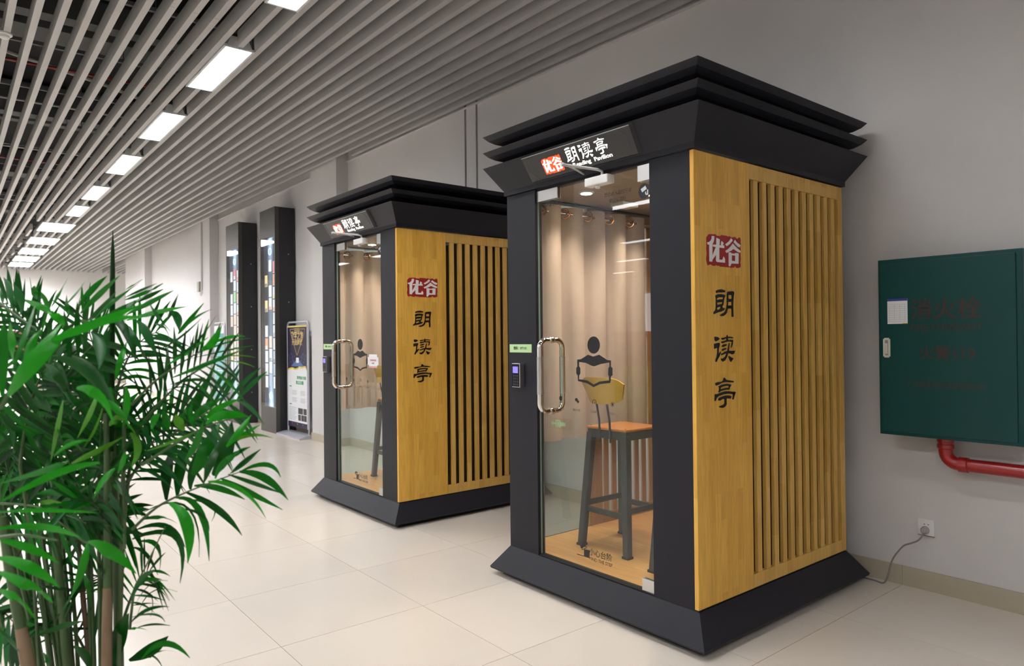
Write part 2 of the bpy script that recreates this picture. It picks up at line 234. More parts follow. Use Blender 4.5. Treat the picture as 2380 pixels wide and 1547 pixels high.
GLYPH = {'seal':[[[[0.0985,1.795],[0.1234,1.7984],[0.1335,1.7959],[0.1381,1.7997],[0.1507,1.7987],[0.1586,1.7932],[0.1759,1.7947],[0.1828,1.7922],[0.191,1.7998],[0.238,1.7992],[0.245,1.7935],[0.2486,1.7991],[0.2629,1.7985],[0.2677,1.7947],[0.2833,1.7966],[0.2906,1.7993],[0.304,1.7997],[0.3075,1.7944],[0.3234,1.7929],[0.3259,1.7994],[0.34,1.7999],[0.3446,1.7875],[0.3427,1.7789],[0.3462,1.7707],[0.3422,1.7534],[0.3443,1.7394],[0.3415,1.7223],[0.3435,1.7026],[0.3394,1.684],[0.3428,1.6715],[0.3389,1.6628],[0.3143,1.6579],[0.3034,1.6601],[0.3011,1.6677],[0.2925,1.6644],[0.2912,1.6595],[0.2611,1.6557],[0.254,1.6623],[0.2468,1.6577],[0.1788,1.6574],[0.1719,1.6625],[0.1626,1.6586],[0.1513,1.6634],[0.142,1.6581],[0.1284,1.6577],[0.1104,1.6637],[0.089,1.6578],[0.0826,1.6688],[0.0785,1.686],[0.0834,1.7105],[0.0805,1.729],[0.0819,1.7452],[0.0815,1.7801]]]],'you':[[[[0.1198,1.79],[0.1384,1.7895],[0.1371,1.7738],[0.1305,1.7611],[0.1236,1.7531],[0.1225,1.7016],[0.1488,1.7421],[0.1279,1.7433],[0.1262,1.7513],[0.1527,1.7535],[0.1538,1.784],[0.1795,1.7792],[0.1773,1.7524],[0.1877,1.7532],[0.1885,1.7656],[0.1933,1.7728],[0.2085,1.7644],[0.2017,1.7535],[0.2123,1.7547],[0.2127,1.7419],[0.1748,1.7419],[0.1736,1.6886],[0.1968,1.6886],[0.2072,1.7044],[0.2173,1.6947],[0.217,1.6768],[0.1584,1.6763],[0.1494,1.6809],[0.1499,1.7082],[0.1221,1.6833],[0.1208,1.6754],[0.0999,1.6759],[0.0998,1.7493],[0.0876,1.7497],[0.0851,1.7589],[0.099,1.7607],[0.1126,1.7692],[0.1184,1.7791]]]],'gu':[[[[0.2664,1.7918],[0.2794,1.7824],[0.2587,1.7654],[0.2322,1.7523],[0.2206,1.7598],[0.2493,1.7758]]],[[[0.2971,1.7859],[0.312,1.7751],[0.3424,1.7654],[0.3348,1.754],[0.3189,1.7559],[0.2853,1.7751]]],[[[0.2791,1.7684],[0.3066,1.7522],[0.3418,1.7385],[0.3379,1.7294],[0.3183,1.732],[0.2846,1.7436],[0.2651,1.7339],[0.2304,1.7215],[0.2204,1.7301],[0.2462,1.7423],[0.2656,1.7562]]],[[[0.2459,1.7263],[0.265,1.7262],[0.2685,1.7223],[0.295,1.7227],[0.2975,1.7264],[0.3256,1.7261],[0.3233,1.6781],[0.2675,1.6763],[0.2576,1.6632],[0.2457,1.6632]],[[0.2707,1.7141],[0.298,1.7138],[0.2967,1.6885],[0.2702,1.689]]]],'lang':[[[[0.1461,1.5482],[0.1612,1.5532],[0.1821,1.5562],[0.2011,1.5546],[0.2163,1.5506],[0.2123,1.5437],[0.1837,1.5422],[0.1591,1.5414],[0.1487,1.5383]]],[[[0.1429,1.5276],[0.1589,1.5331],[0.1835,1.5344],[0.2025,1.5333],[0.2168,1.5292],[0.2079,1.5172],[0.1996,1.4866],[0.1909,1.4797],[0.1955,1.473],[0.2127,1.4717],[0.2049,1.4631],[0.1857,1.4572],[0.1591,1.4523],[0.1403,1.4482],[0.1291,1.4447],[0.1264,1.4496],[0.1312,1.4564],[0.1415,1.4632],[0.1446,1.4777],[0.1463,1.511]],[[0.15,1.51],[0.151,1.5139],[0.1681,1.52],[0.2003,1.5203],[0.1973,1.5124],[0.1716,1.5111],[0.1556,1.5079]],[[0.1525,1.4956],[0.1714,1.4977],[0.1951,1.5],[0.193,1.4915],[0.175,1.4889],[0.1542,1.4856]],[[0.1501,1.4717],[0.1634,1.4769],[0.1785,1.4778],[0.1822,1.4734],[0.1745,1.4682],[0.1574,1.4629],[0.1519,1.4656]]],[[[0.2336,1.5461],[0.2453,1.5482],[0.2687,1.5507],[0.2805,1.55],[0.2854,1.5444],[0.28,1.5237],[0.2763,1.4916],[0.2766,1.4574],[0.2771,1.4358],[0.2701,1.4329],[0.2653,1.4357],[0.265,1.4675],[0.2612,1.4714],[0.2339,1.4704],[0.2298,1.4613],[0.2257,1.451],[0.214,1.443],[0.1986,1.4372],[0.1833,1.4359],[0.1739,1.4403],[0.1854,1.446],[0.2046,1.4519],[0.2163,1.4599],[0.2233,1.4724],[0.2285,1.4906],[0.229,1.5132],[0.2295,1.5358]],[[0.2391,1.531],[0.2469,1.533],[0.2664,1.5324],[0.268,1.5165],[0.2445,1.5142],[0.2397,1.518]],[[0.2365,1.5004],[0.252,1.5008],[0.2599,1.5027],[0.2657,1.5017],[0.2664,1.4857],[0.2517,1.4854],[0.2351,1.4834]]]],'du':[[[[0.1316,1.344],[0.1531,1.3438],[0.1689,1.3359],[0.1565,1.3282],[0.1405,1.3239],[0.1332,1.3285]]],[[[0.1282,1.313],[0.1413,1.3151],[0.1619,1.3176],[0.1698,1.3147],[0.1653,1.2991],[0.1614,1.2925],[0.159,1.2659],[0.1666,1.2713],[0.1762,1.2772],[0.177,1.2733],[0.1663,1.2579],[0.1529,1.2449],[0.1442,1.2329],[0.1359,1.2348],[0.1389,1.2442],[0.1456,1.2551],[0.1506,1.2716],[0.1521,1.2949],[0.1408,1.294],[0.1287,1.2914]]],[[[0.1841,1.3391],[0.1984,1.3395],[0.2215,1.3433],[0.2275,1.3523],[0.2312,1.3438],[0.2467,1.3442],[0.2731,1.3412],[0.271,1.3361],[0.2485,1.338],[0.232,1.3376],[0.2328,1.3285],[0.2561,1.3289],[0.2689,1.3293],[0.2727,1.3258],[0.2674,1.3066],[0.2563,1.2925],[0.2596,1.3089],[0.2637,1.318],[0.256,1.3215],[0.2327,1.3223],[0.2133,1.3197],[0.1893,1.3144],[0.1836,1.3167],[0.1838,1.3234],[0.2019,1.3244],[0.2212,1.3286],[0.2204,1.3354],[0.2137,1.3366],[0.2021,1.3322],[0.1887,1.3307],[0.184,1.3335]]],[[[0.1852,1.3022],[0.1939,1.3088],[0.2093,1.3108],[0.2275,1.3088],[0.2149,1.3028],[0.1956,1.2981],[0.1871,1.2988]]],[[[0.1839,1.2832],[0.1878,1.2887],[0.2051,1.2934],[0.2166,1.2932],[0.2213,1.2892],[0.2107,1.2855],[0.1895,1.2808]]],[[[0.1798,1.2693],[0.1874,1.2691],[0.2086,1.2771],[0.2279,1.2801],[0.2361,1.3036],[0.2403,1.3154],[0.2441,1.3148],[0.2429,1.3035],[0.2376,1.281],[0.2551,1.2795],[0.2747,1.2797],[0.2875,1.28],[0.2783,1.2665],[0.2645,1.2634],[0.2509,1.2671],[0.2315,1.2698],[0.2255,1.2575],[0.2155,1.2443],[0.2058,1.2367],[0.1904,1.2332],[0.1829,1.2373],[0.1774,1.2464],[0.1926,1.2471],[0.2081,1.2535],[0.2159,1.2612],[0.2199,1.2695],[0.2045,1.2665],[0.1825,1.2614]]],[[[0.239,1.2572],[0.2506,1.2524],[0.2729,1.245],[0.254,1.2296],[0.2463,1.2344],[0.236,1.2516]]]],'ting':[[[[0.1975,1.1597],[0.2032,1.1605],[0.2174,1.1487],[0.2444,1.1463],[0.2717,1.1427],[0.2706,1.136],[0.2403,1.138],[0.2095,1.1406],[0.1827,1.1391],[0.1562,1.1315],[0.1392,1.1285],[0.1338,1.1337],[0.1348,1.1403],[0.1526,1.1428],[0.1828,1.143],[0.1924,1.1476]]],[[[0.156,1.1237],[0.1826,1.1302],[0.2189,1.1323],[0.2499,1.1285],[0.2527,1.1232],[0.2418,1.1147],[0.2386,1.1047],[0.2184,1.1058],[0.1896,1.1046],[0.1725,1.1017],[0.1592,1.0963],[0.1564,1.0981],[0.1613,1.1101],[0.1615,1.1179]],[[0.1699,1.1152],[0.1786,1.1203],[0.2015,1.123],[0.2245,1.1235],[0.2361,1.1196],[0.234,1.1146],[0.2089,1.1148],[0.1898,1.1119],[0.1727,1.1104]]],[[[0.1301,1.0908],[0.1459,1.0904],[0.1819,1.0967],[0.2048,1.0993],[0.2317,1.0983],[0.2628,1.0943],[0.2835,1.0932],[0.2873,1.0895],[0.2781,1.0752],[0.2689,1.0587],[0.2621,1.0597],[0.2674,1.0793],[0.2606,1.0842],[0.2276,1.0873],[0.193,1.0865],[0.1551,1.0804],[0.1399,1.0714],[0.1332,1.0602],[0.1267,1.0612],[0.128,1.0821]]],[[[0.1548,1.0682],[0.1625,1.0733],[0.1852,1.0775],[0.2082,1.0806],[0.2313,1.0798],[0.2536,1.075],[0.2475,1.0641],[0.2156,1.0666],[0.2152,1.0487],[0.216,1.0407],[0.2053,1.0314],[0.188,1.0264],[0.1709,1.0282],[0.1578,1.033],[0.1654,1.0364],[0.1921,1.0401],[0.1998,1.0452],[0.2021,1.0608],[0.1983,1.066],[0.185,1.0658],[0.1641,1.0598],[0.1547,1.0621]]]],'reader':[[[[-0.589,1.3085],[-0.5906,1.2973],[-0.595,1.2869],[-0.602,1.2779],[-0.611,1.271],[-0.6215,1.2666],[-0.6328,1.265],[-0.644,1.2663],[-0.6545,1.2706],[-0.6635,1.2774],[-0.6704,1.2864],[-0.6747,1.297],[-0.676,1.3083],[-0.6743,1.3197],[-0.6697,1.3302],[-0.6626,1.3393],[-0.6533,1.3461],[-0.6427,1.3504],[-0.6314,1.3518],[-0.6202,1.3503],[-0.6098,1.3459],[-0.601,1.3389],[-0.5944,1.33],[-0.5903,1.3196]]],[[[-0.7513,1.2328],[-0.7228,1.2361],[-0.6728,1.2594],[-0.6353,1.2504],[-0.5951,1.2604],[-0.5404,1.2349],[-0.5159,1.2332],[-0.5161,1.2224],[-0.5331,1.222],[-0.5859,1.2137],[-0.6283,1.2016],[-0.6477,1.2039],[-0.687,1.217],[-0.7376,1.2216]]],[[[-0.7513,1.2316],[-0.7376,1.2216],[-0.7379,1.1988],[-0.7291,1.1905],[-0.7296,1.1621],[-0.7387,1.1515],[-0.739,1.1333],[-0.7479,1.1341],[-0.7477,1.1512],[-0.759,1.1611],[-0.7585,1.1897],[-0.7502,1.1985]]],[[[-0.5265,1.2221],[-0.5161,1.2224],[-0.5164,1.2028],[-0.5062,1.1966],[-0.5068,1.1614],[-0.5179,1.1529],[-0.5182,1.1344],[-0.5293,1.1351],[-0.5305,1.1551],[-0.5355,1.1631],[-0.5335,1.1958],[-0.5268,1.2026]]],[[[-0.7479,1.1335],[-0.739,1.1327],[-0.6804,1.1288],[-0.6352,1.1096],[-0.5949,1.1268],[-0.5293,1.1351],[-0.5182,1.1344],[-0.5221,1.1229],[-0.5912,1.1143],[-0.6354,1.0967],[-0.6806,1.1142],[-0.7465,1.1227]]]],'step':[[[[-0.7452,0.2794],[-0.737,0.2786],[-0.7314,0.2882],[-0.7115,0.2895],[-0.7008,0.2868],[-0.6982,0.281],[-0.7045,0.2796],[-0.7071,0.2841],[-0.7099,0.2784],[-0.7144,0.2774],[-0.7152,0.2836],[-0.7189,0.2764],[-0.7226,0.2755],[-0.7263,0.2683],[-0.7354,0.265],[-0.7408,0.2714]]],[[[-0.7346,0.26],[-0.6964,0.2802],[-0.6956,0.2772],[-0.7328,0.2579]]],[[[-0.7164,0.2668],[-0.677,0.2695],[-0.6781,0.2295],[-0.717,0.2291]]],[[[-0.7667,0.2315],[-0.7178,0.2327],[-0.7179,0.2295],[-0.7668,0.2276]]]]}
FROND = [((-1.918,0.305,0.952),(-1.835,0.406,1.126),(-1.611,0.522,1.22),0.15,13,0.015,0.25),
((-1.912,0.311,1.044),(-1.772,0.402,1.242),(-1.586,0.473,1.309),0.14,13,0.01,0.2),
((-2.045,0.149,0.933),(-1.949,0.184,1.215),(-1.814,0.27,1.354),0.17,11,0.022,0.2),
((-1.998,0.205,1.036),(-2.008,0.19,1.325),(-2.071,0.111,1.45),0.14,12,0.014,0.3),
((-1.986,0.221,0.984),(-2.002,0.198,1.242),(-2.023,0.171,1.408),0.13,12,0.015,0.3),
((-2.12,0.086,1.086),(-2.104,0.103,1.294),(-2.063,0.153,1.429),0.12,11,0.014,0.2),
((-2.007,0.306,0.967),(-2.001,0.311,1.236),(-2.036,0.266,1.42),0.13,12,0.014,0.3),
((-1.908,0.32,0.642),(-1.855,0.353,0.793),(-1.81,0.376,0.809),0.1,9,0.009,0.25),
((-2.135,0.037,0.955),(-1.983,0.144,0.981),(-1.838,0.245,0.942),0.14,10,0.016,0.2),
((-2.138,0.036,0.708),(-2.092,0.092,0.727),(-1.993,0.135,0.675),0.13,8,0.018,0.2),
((-2.026,0.172,0.83),(-1.926,0.215,0.995),(-1.788,0.306,1.043),0.14,11,0.015,0.2),
((-1.954,0.261,0.88),(-1.913,0.23,1.065),(-1.824,0.18,1.167),0.14,11,0.016,0.2),
((-2.089,0.126,0.876),(-2.094,0.119,1.075),(-2.132,0.07,1.18),0.14,11,0.014,0.2),
((-1.993,0.324,0.913),(-1.987,0.409,1.099),(-1.984,0.492,1.159),0.15,12,0.014,0.2),
((-2.03,0.199,0.875),(-1.975,0.265,1.073),(-1.902,0.354,1.124),0.14,12,0.014,0.2),
((-2.191,0.159,0.881),(-2.174,0.177,1.102),(-2.11,0.255,1.234),0.13,12,0.014,0.2),
((-1.948,0.269,0.849),(-1.807,0.283,0.975),(-1.738,0.209,1.018),0.12,9,0.016,0.2),
((-2.072,0.116,0.789),(-2.025,0.173,0.933),(-1.973,0.237,0.942),0.12,10,0.014,0.2),
((-1.996,0.212,0.623),(-2.021,0.18,0.726),(-2.047,0.148,0.737),0.11,8,0.01,0.2),
((-1.948,0.272,0.56),(-1.976,0.236,0.674),(-1.949,0.19,0.705),0.11,8,0.01,0.2),
((-1.93,0.324,0.717),(-1.952,0.296,0.79),(-1.933,0.24,0.787),0.1,8,0.01,0.2),
((-2.15,0.288,0.98),(-2.183,0.245,1.231),(-2.189,0.236,1.356),0.12,11,0.014,0.2),
((-2.047,0.334,1.144),(-2.026,0.359,1.321),(-1.969,0.428,1.375),0.13,10,0.014,0.2),
((-2.235,0.221,0.886),(-2.269,0.178,0.978),(-2.272,0.095,1.016),0.125,12,0.0202,0.2),
((-2.129,0.313,0.884),(-2.157,0.277,1.059),(-2.152,0.202,1.137),0.125,12,0.0193,0.2),
((-2.2,0.356,0.998),(-2.211,0.339,1.198),(-2.179,0.299,1.288),0.125,12,0.0247,0.2),
((-2.457,0.096,0.995),(-2.455,0.097,1.142),(-2.39,0.097,1.161),0.125,12,0.0256,0.2),
((-2.068,0.105,0.981),(-2.092,0.074,1.137),(-2.076,0.014,1.222),0.125,12,0.0236,0.2),
((-2.402,0.104,0.978),(-2.415,0.086,1.15),(-2.378,0.051,1.212),0.125,12,0.0218,0.2),
((-2.282,0.198,1.012),(-2.208,0.288,1.125),(-2.018,0.443,1.149),0.125,12,0.0209,0.2),
((-2.264,0.19,0.879),(-2.306,0.136,0.979),(-2.323,0.036,1.022),0.125,12,0.0221,0.2),
((-1.878,0.276,0.974),(-1.873,0.28,1.124),(-1.811,0.277,1.203),0.125,12,0.0214,0.2),
((-1.997,0.174,0.919),(-1.991,0.181,1.049),(-1.921,0.187,1.091),0.125,12,0.0183,0.2),
((-2.266,0.164,0.954),(-2.32,0.097,1.048),(-2.355,-0.027,1.096),0.125,12,0.0203,0.2),
((-2.151,0.213,0.844),(-2.106,0.268,0.917),(-1.968,0.36,0.91),0.125,12,0.0209,0.2),
((-2.416,0.146,0.845),(-2.469,0.08,0.918),(-2.505,-0.044,0.918),0.125,12,0.0207,0.2),
((-1.997,0.135,1.063),(-1.976,0.159,1.254),(-1.881,0.197,1.306),0.125,12,0.022,0.2),
((-2.396,0.095,0.948),(-2.345,0.156,1.093),(-2.195,0.262,1.165),0.125,12,0.0222,0.2)]
STEM = [((-1.842,0.301,1.244),(-1.841,0.304,0.946),(-1.839,0.311,0.587),0.009,0.0125,1),((-1.807,0.281,1.189),(-1.807,0.283,0.956),(-1.812,0.28,0.607),0.0075,0.012,2),((-1.933,0.19,0.997),(-1.924,0.203,0.808),(-1.913,0.219,0.579),0.011,0.013,1),((-1.857,0.093,0.978),(-1.845,0.111,0.831),(-1.824,0.139,0.637),0.012,0.015,2),((-1.943,0.242,0.937),(-1.939,0.249,0.784),(-1.927,0.266,0.559),0.006,0.008,3),((-2.129,0.155,0.969),(-2.126,0.161,0.754),(-2.121,0.17,0.518),0.007,0.009,1),((-1.939,0.153,0.855),(-1.935,0.16,0.707),(-1.932,0.165,0.589),0.004,0.005,1),((-1.802,0.319,1.245),(-1.806,0.315,1.049),(-1.813,0.309,0.754),0.005,0.007,1),((-1.903,0.354,1.082),(-1.918,0.337,0.926),(-1.935,0.32,0.55),0.005,0.007,1)]
BLADE = [((-1.595,0.508,1.058),(-1.551,0.551,1.075),(-1.512,0.569,1.05),0.0092,0),
((-1.685,0.536,1.042),(-1.648,0.582,1.026),(-1.529,0.592,0.994),0.0162,0),
((-1.555,0.471,1.063),(-1.538,0.519,1.04),(-1.435,0.544,1.031),0.0083,2),
((-1.609,0.488,1.052),(-1.62,0.522,1.074),(-1.558,0.542,1.109),0.0074,2),
((-1.772,0.518,1.016),(-1.72,0.564,0.986),(-1.705,0.646,0.931),0.0128,0),
((-1.524,0.421,1.059),(-1.482,0.474,1.039),(-1.523,0.54,0.963),0.0129,1),
((-1.732,0.448,1.014),(-1.705,0.495,1.006),(-1.693,0.551,0.973),0.0128,0),
((-1.585,0.453,1.052),(-1.584,0.472,1.086),(-1.559,0.514,1.115),0.0126,0),
((-1.662,0.449,1.031),(-1.601,0.448,1.09),(-1.696,0.522,1.16),0.0192,2),
((-1.725,0.437,1.008),(-1.724,0.449,1.074),(-1.761,0.511,1.152),0.0248,2),
((-1.806,0.429,0.982),(-1.826,0.441,1.048),(-1.765,0.445,1.118),0.0237,2),
((-1.846,0.413,0.966),(-1.83,0.41,1.045),(-1.93,0.447,1.09),0.0267,4),
((-1.836,0.455,0.981),(-1.743,0.503,0.947),(-1.676,0.538,0.894),0.0152,2),
((-1.679,0.396,1.003),(-1.675,0.444,0.965),(-1.621,0.449,0.866),0.0147,0),
((-1.668,0.38,0.996),(-1.616,0.403,0.957),(-1.645,0.411,0.863),0.0218,1),
((-1.721,0.409,0.969),(-1.664,0.444,0.961),(-1.694,0.47,0.912),0.0063,2),
((-1.77,0.424,0.98),(-1.747,0.488,0.961),(-1.761,0.494,0.918),0.0052,2),
((-1.916,0.376,0.929),(-1.867,0.466,0.937),(-1.934,0.511,0.788),0.0048,2),
((-1.851,0.358,0.927),(-1.78,0.387,0.941),(-1.874,0.445,0.898),0.0085,0),
((-1.934,0.368,0.886),(-1.913,0.429,0.886),(-1.875,0.463,0.836),0.012,2),
((-1.867,0.355,0.889),(-1.779,0.411,0.9),(-1.875,0.451,0.819),0.0079,4),
((-1.838,0.338,0.888),(-1.745,0.409,0.901),(-1.674,0.402,0.814),0.0123,2),
((-1.905,0.362,0.862),(-1.907,0.405,0.843),(-1.783,0.383,0.809),0.0121,0),
((-1.899,0.349,0.853),(-1.859,0.371,0.841),(-1.783,0.381,0.809),0.0083,2),
((-1.758,0.33,0.799),(-1.755,0.352,0.81),(-1.802,0.394,0.791),0.0112,0),
((-1.697,0.311,0.796),(-1.684,0.325,0.835),(-1.564,0.329,0.888),0.0107,5),
((-1.862,0.365,0.753),(-1.822,0.376,0.745),(-1.935,0.396,0.663),0.0033,2),
((-1.949,0.357,0.696),(-1.917,0.382,0.704),(-2.018,0.431,0.662),0.0045,4),
((-1.771,0.321,0.717),(-1.698,0.341,0.764),(-1.737,0.394,0.746),0.0068,2),
((-1.694,0.31,0.757),(-1.626,0.339,0.776),(-1.629,0.361,0.753),0.0039,2),
((-1.842,0.349,0.678),(-1.778,0.368,0.7),(-1.693,0.386,0.719),0.0042,2),
((-1.775,0.319,0.702),(-1.735,0.328,0.715),(-1.85,0.372,0.663),0.0068,1),
((-1.932,0.347,0.569),(-1.878,0.382,0.601),(-1.862,0.42,0.632),0.0264,2),
((-1.812,0.351,0.613),(-1.779,0.394,0.648),(-1.762,0.444,0.606),0.0128,0),
((-1.815,0.363,0.612),(-1.804,0.376,0.612),(-1.889,0.412,0.548),0.0103,2),
((-1.797,0.365,0.62),(-1.762,0.384,0.64),(-1.806,0.424,0.611),0.0029,2),
((-1.743,0.327,0.767),(-1.695,0.346,0.818),(-1.802,0.406,0.785),0.0025,2),
((-1.818,0.344,0.715),(-1.788,0.37,0.772),(-1.653,0.392,0.803),0.0022,2),
((-1.578,0.426,1.331),(-1.561,0.442,1.347),(-1.452,0.429,1.38),0.0153,1),
((-1.611,0.443,1.336),(-1.583,0.478,1.356),(-1.468,0.48,1.358),0.0062,1),
((-1.745,0.468,1.323),(-1.692,0.513,1.346),(-1.707,0.572,1.355),0.0039,0),
((-1.69,0.431,1.31),(-1.638,0.506,1.33),(-1.647,0.56,1.338),0.0032,0),
((-1.632,0.378,1.271),(-1.536,0.424,1.302),(-1.567,0.513,1.332),0.0082,0),
((-1.67,0.47,1.312),(-1.599,0.51,1.316),(-1.597,0.546,1.31),0.0026,3),
((-1.59,0.463,1.308),(-1.535,0.492,1.303),(-1.513,0.515,1.292),0.0025,3),
((-1.703,0.401,1.276),(-1.68,0.396,1.325),(-1.723,0.405,1.383),0.0086,2),
((-1.716,0.38,1.239),(-1.69,0.381,1.297),(-1.768,0.401,1.351),0.0092,2),
((-1.619,0.395,1.287),(-1.612,0.396,1.315),(-1.67,0.406,1.338),0.0066,2),
((-1.683,0.424,1.299),(-1.645,0.419,1.336),(-1.746,0.442,1.383),0.0069,2),
((-1.659,0.426,1.311),(-1.616,0.423,1.353),(-1.635,0.434,1.391),0.0063,2),
((-1.766,0.469,1.317),(-1.714,0.466,1.359),(-1.712,0.478,1.401),0.0067,0),
((-1.73,0.376,1.221),(-1.747,0.38,1.272),(-1.722,0.365,1.34),0.0098,2),
((-1.882,0.388,1.214),(-1.841,0.379,1.263),(-1.847,0.377,1.318),0.0093,2),
((-1.784,0.428,1.366),(-1.793,0.45,1.393),(-1.734,0.473,1.439),0.0091,0),
((-1.671,0.406,1.368),(-1.61,0.417,1.397),(-1.634,0.461,1.42),0.0048,0),
((-1.689,0.37,1.334),(-1.678,0.407,1.359),(-1.704,0.459,1.402),0.0051,2),
((-1.682,0.376,1.311),(-1.617,0.413,1.336),(-1.674,0.483,1.408),0.0051,2),
((-1.67,0.379,1.298),(-1.658,0.415,1.325),(-1.58,0.44,1.358),0.0084,1),
((-1.688,0.348,1.431),(-1.645,0.359,1.395),(-1.722,0.399,1.371),0.0101,5),
((-1.744,0.333,1.397),(-1.707,0.344,1.368),(-1.7,0.361,1.323),0.0177,5),
((-1.795,0.327,1.385),(-1.765,0.337,1.343),(-1.864,0.376,1.308),0.0152,5),
((-1.688,0.358,1.388),(-1.62,0.363,1.375),(-1.764,0.406,1.348),0.0079,5),
((-1.853,0.43,1.421),(-1.875,0.449,1.408),(-1.828,0.441,1.375),0.0169,5),
((-1.878,0.427,1.403),(-1.895,0.443,1.437),(-1.8,0.434,1.464),0.0082,4),
((-1.746,0.313,1.397),(-1.725,0.366,1.416),(-1.697,0.425,1.428),0.0131,1),
((-1.825,0.327,1.413),(-1.761,0.363,1.44),(-1.722,0.404,1.465),0.0131,0),
((-1.748,0.311,1.443),(-1.671,0.334,1.455),(-1.713,0.381,1.48),0.0085,0),
((-1.764,0.314,1.449),(-1.756,0.346,1.467),(-1.619,0.348,1.472),0.0052,2),
((-1.93,0.344,1.477),(-1.92,0.364,1.493),(-1.996,0.396,1.51),0.0044,0),
((-1.924,0.348,1.44),(-1.919,0.39,1.461),(-1.885,0.42,1.479),0.0094,2),
((-1.631,0.375,1.257),(-1.596,0.433,1.264),(-1.508,0.424,1.23),0.0066,2),
((-1.695,0.405,1.256),(-1.659,0.455,1.262),(-1.634,0.488,1.26),0.0014,2),
((-1.722,0.417,1.169),(-1.73,0.446,1.202),(-1.711,0.465,1.239),0.0181,0),
((-1.692,0.426,1.168),(-1.632,0.453,1.208),(-1.705,0.524,1.227),0.0173,0),
((-1.587,0.435,1.182),(-1.582,0.46,1.203),(-1.508,0.484,1.228),0.0127,1),
((-1.534,0.42,1.177),(-1.503,0.447,1.197),(-1.54,0.513,1.184),0.0165,1),
((-1.503,0.452,1.13),(-1.499,0.477,1.159),(-1.555,0.521,1.187),0.0127,1),
((-1.625,0.483,1.109),(-1.615,0.519,1.135),(-1.473,0.513,1.174),0.0103,1),
((-1.588,0.478,1.12),(-1.575,0.523,1.139),(-1.434,0.524,1.148),0.0073,3),
((-1.642,0.463,1.05),(-1.594,0.475,1.105),(-1.618,0.499,1.17),0.0297,2),
((-1.707,0.439,1.043),(-1.676,0.459,1.1),(-1.725,0.505,1.157),0.0287,0),
((-1.61,0.399,1.096),(-1.547,0.404,1.14),(-1.505,0.408,1.187),0.017,0),
((-1.59,0.47,1.073),(-1.532,0.471,1.105),(-1.648,0.549,1.103),0.0145,0),
((-1.761,0.538,1.027),(-1.695,0.551,1.061),(-1.714,0.597,1.085),0.0109,5),
((-1.715,0.388,1.149),(-1.69,0.379,1.175),(-1.688,0.373,1.198),0.0155,0),
((-1.649,0.407,1.154),(-1.653,0.397,1.171),(-1.63,0.386,1.192),0.0174,3),
((-1.645,0.427,1.158),(-1.626,0.413,1.189),(-1.566,0.404,1.22),0.0147,0),
((-1.675,0.348,1.16),(-1.679,0.354,1.181),(-1.638,0.356,1.195),0.0122,1),
((-1.588,0.32,1.126),(-1.518,0.35,1.148),(-1.497,0.392,1.169),0.0052,3),
((-1.837,0.349,1.069),(-1.808,0.403,1.094),(-1.708,0.47,1.063),0.0102,5),
((-1.755,0.321,1.146),(-1.746,0.332,1.112),(-1.74,0.318,1.069),0.0171,3),
((-1.723,0.399,1.246),(-1.692,0.421,1.267),(-1.724,0.462,1.288),0.0041,2),
((-1.745,0.39,1.237),(-1.729,0.419,1.245),(-1.702,0.431,1.243),0.0029,2),
((-1.914,0.113,1.424),(-1.906,0.11,1.462),(-1.971,0.104,1.5),0.0171,5),
((-1.85,0.125,1.408),(-1.83,0.124,1.441),(-1.84,0.114,1.477),0.0183,5),
((-2.112,0.11,1.443),(-2.144,0.109,1.469),(-2.086,0.101,1.49),0.0131,5),
((-2.079,0.157,1.441),(-2.093,0.162,1.411),(-2.009,0.169,1.379),0.0263,5),
((-1.919,0.19,1.432),(-1.86,0.199,1.462),(-1.966,0.23,1.507),0.0106,0),
((-1.952,0.224,1.441),(-1.961,0.246,1.472),(-1.988,0.272,1.508),0.0103,0),
((-1.937,0.245,1.433),(-1.927,0.27,1.472),(-1.908,0.301,1.507),0.0127,0),
((-1.775,0.229,1.412),(-1.747,0.259,1.452),(-1.609,0.277,1.485),0.0111,0),
((-1.784,0.235,1.39),(-1.774,0.266,1.422),(-1.635,0.274,1.453),0.0146,2),
((-1.753,0.253,1.402),(-1.677,0.28,1.44),(-1.772,0.35,1.489),0.01,0),
((-1.785,0.247,1.38),(-1.694,0.282,1.411),(-1.783,0.357,1.454),0.0141,0),
((-1.375,0.136,1.355),(-1.356,0.188,1.377),(-1.317,0.263,1.415),0.0135,1),
((-1.471,0.155,1.353),(-1.45,0.221,1.386),(-1.394,0.275,1.395),0.0113,1),
((-1.855,0.193,1.408),(-1.818,0.164,1.425),(-1.971,0.134,1.453),0.0131,1),
((-1.417,0.159,1.379),(-1.437,0.146,1.397),(-1.354,0.112,1.407),0.0136,1),
((-1.973,0.231,1.412),(-2.006,0.23,1.44),(-1.873,0.215,1.458),0.0129,0),
((-1.839,0.235,1.42),(-1.835,0.233,1.436),(-1.914,0.247,1.457),0.0075,2),
((-1.863,0.174,1.423),(-1.822,0.168,1.439),(-1.809,0.161,1.459),0.0148,0),
((-1.983,0.169,1.453),(-1.999,0.165,1.469),(-1.96,0.163,1.482),0.0156,0),
((-1.918,0.153,1.453),(-1.898,0.15,1.474),(-1.885,0.147,1.495),0.0029,2),
((-1.465,0.082,1.26),(-1.386,0.11,1.319),(-1.396,0.167,1.374),0.027,1),
((-1.534,0.103,1.3),(-1.484,0.137,1.355),(-1.54,0.173,1.39),0.0193,1),
((-1.408,0.103,1.293),(-1.41,0.109,1.346),(-1.449,0.133,1.376),0.0135,1),
((-1.509,0.077,1.257),(-1.5,0.074,1.327),(-1.501,0.08,1.385),0.0205,0),
((-1.492,0.091,1.317),(-1.521,0.09,1.358),(-1.408,0.083,1.384),0.0138,1),
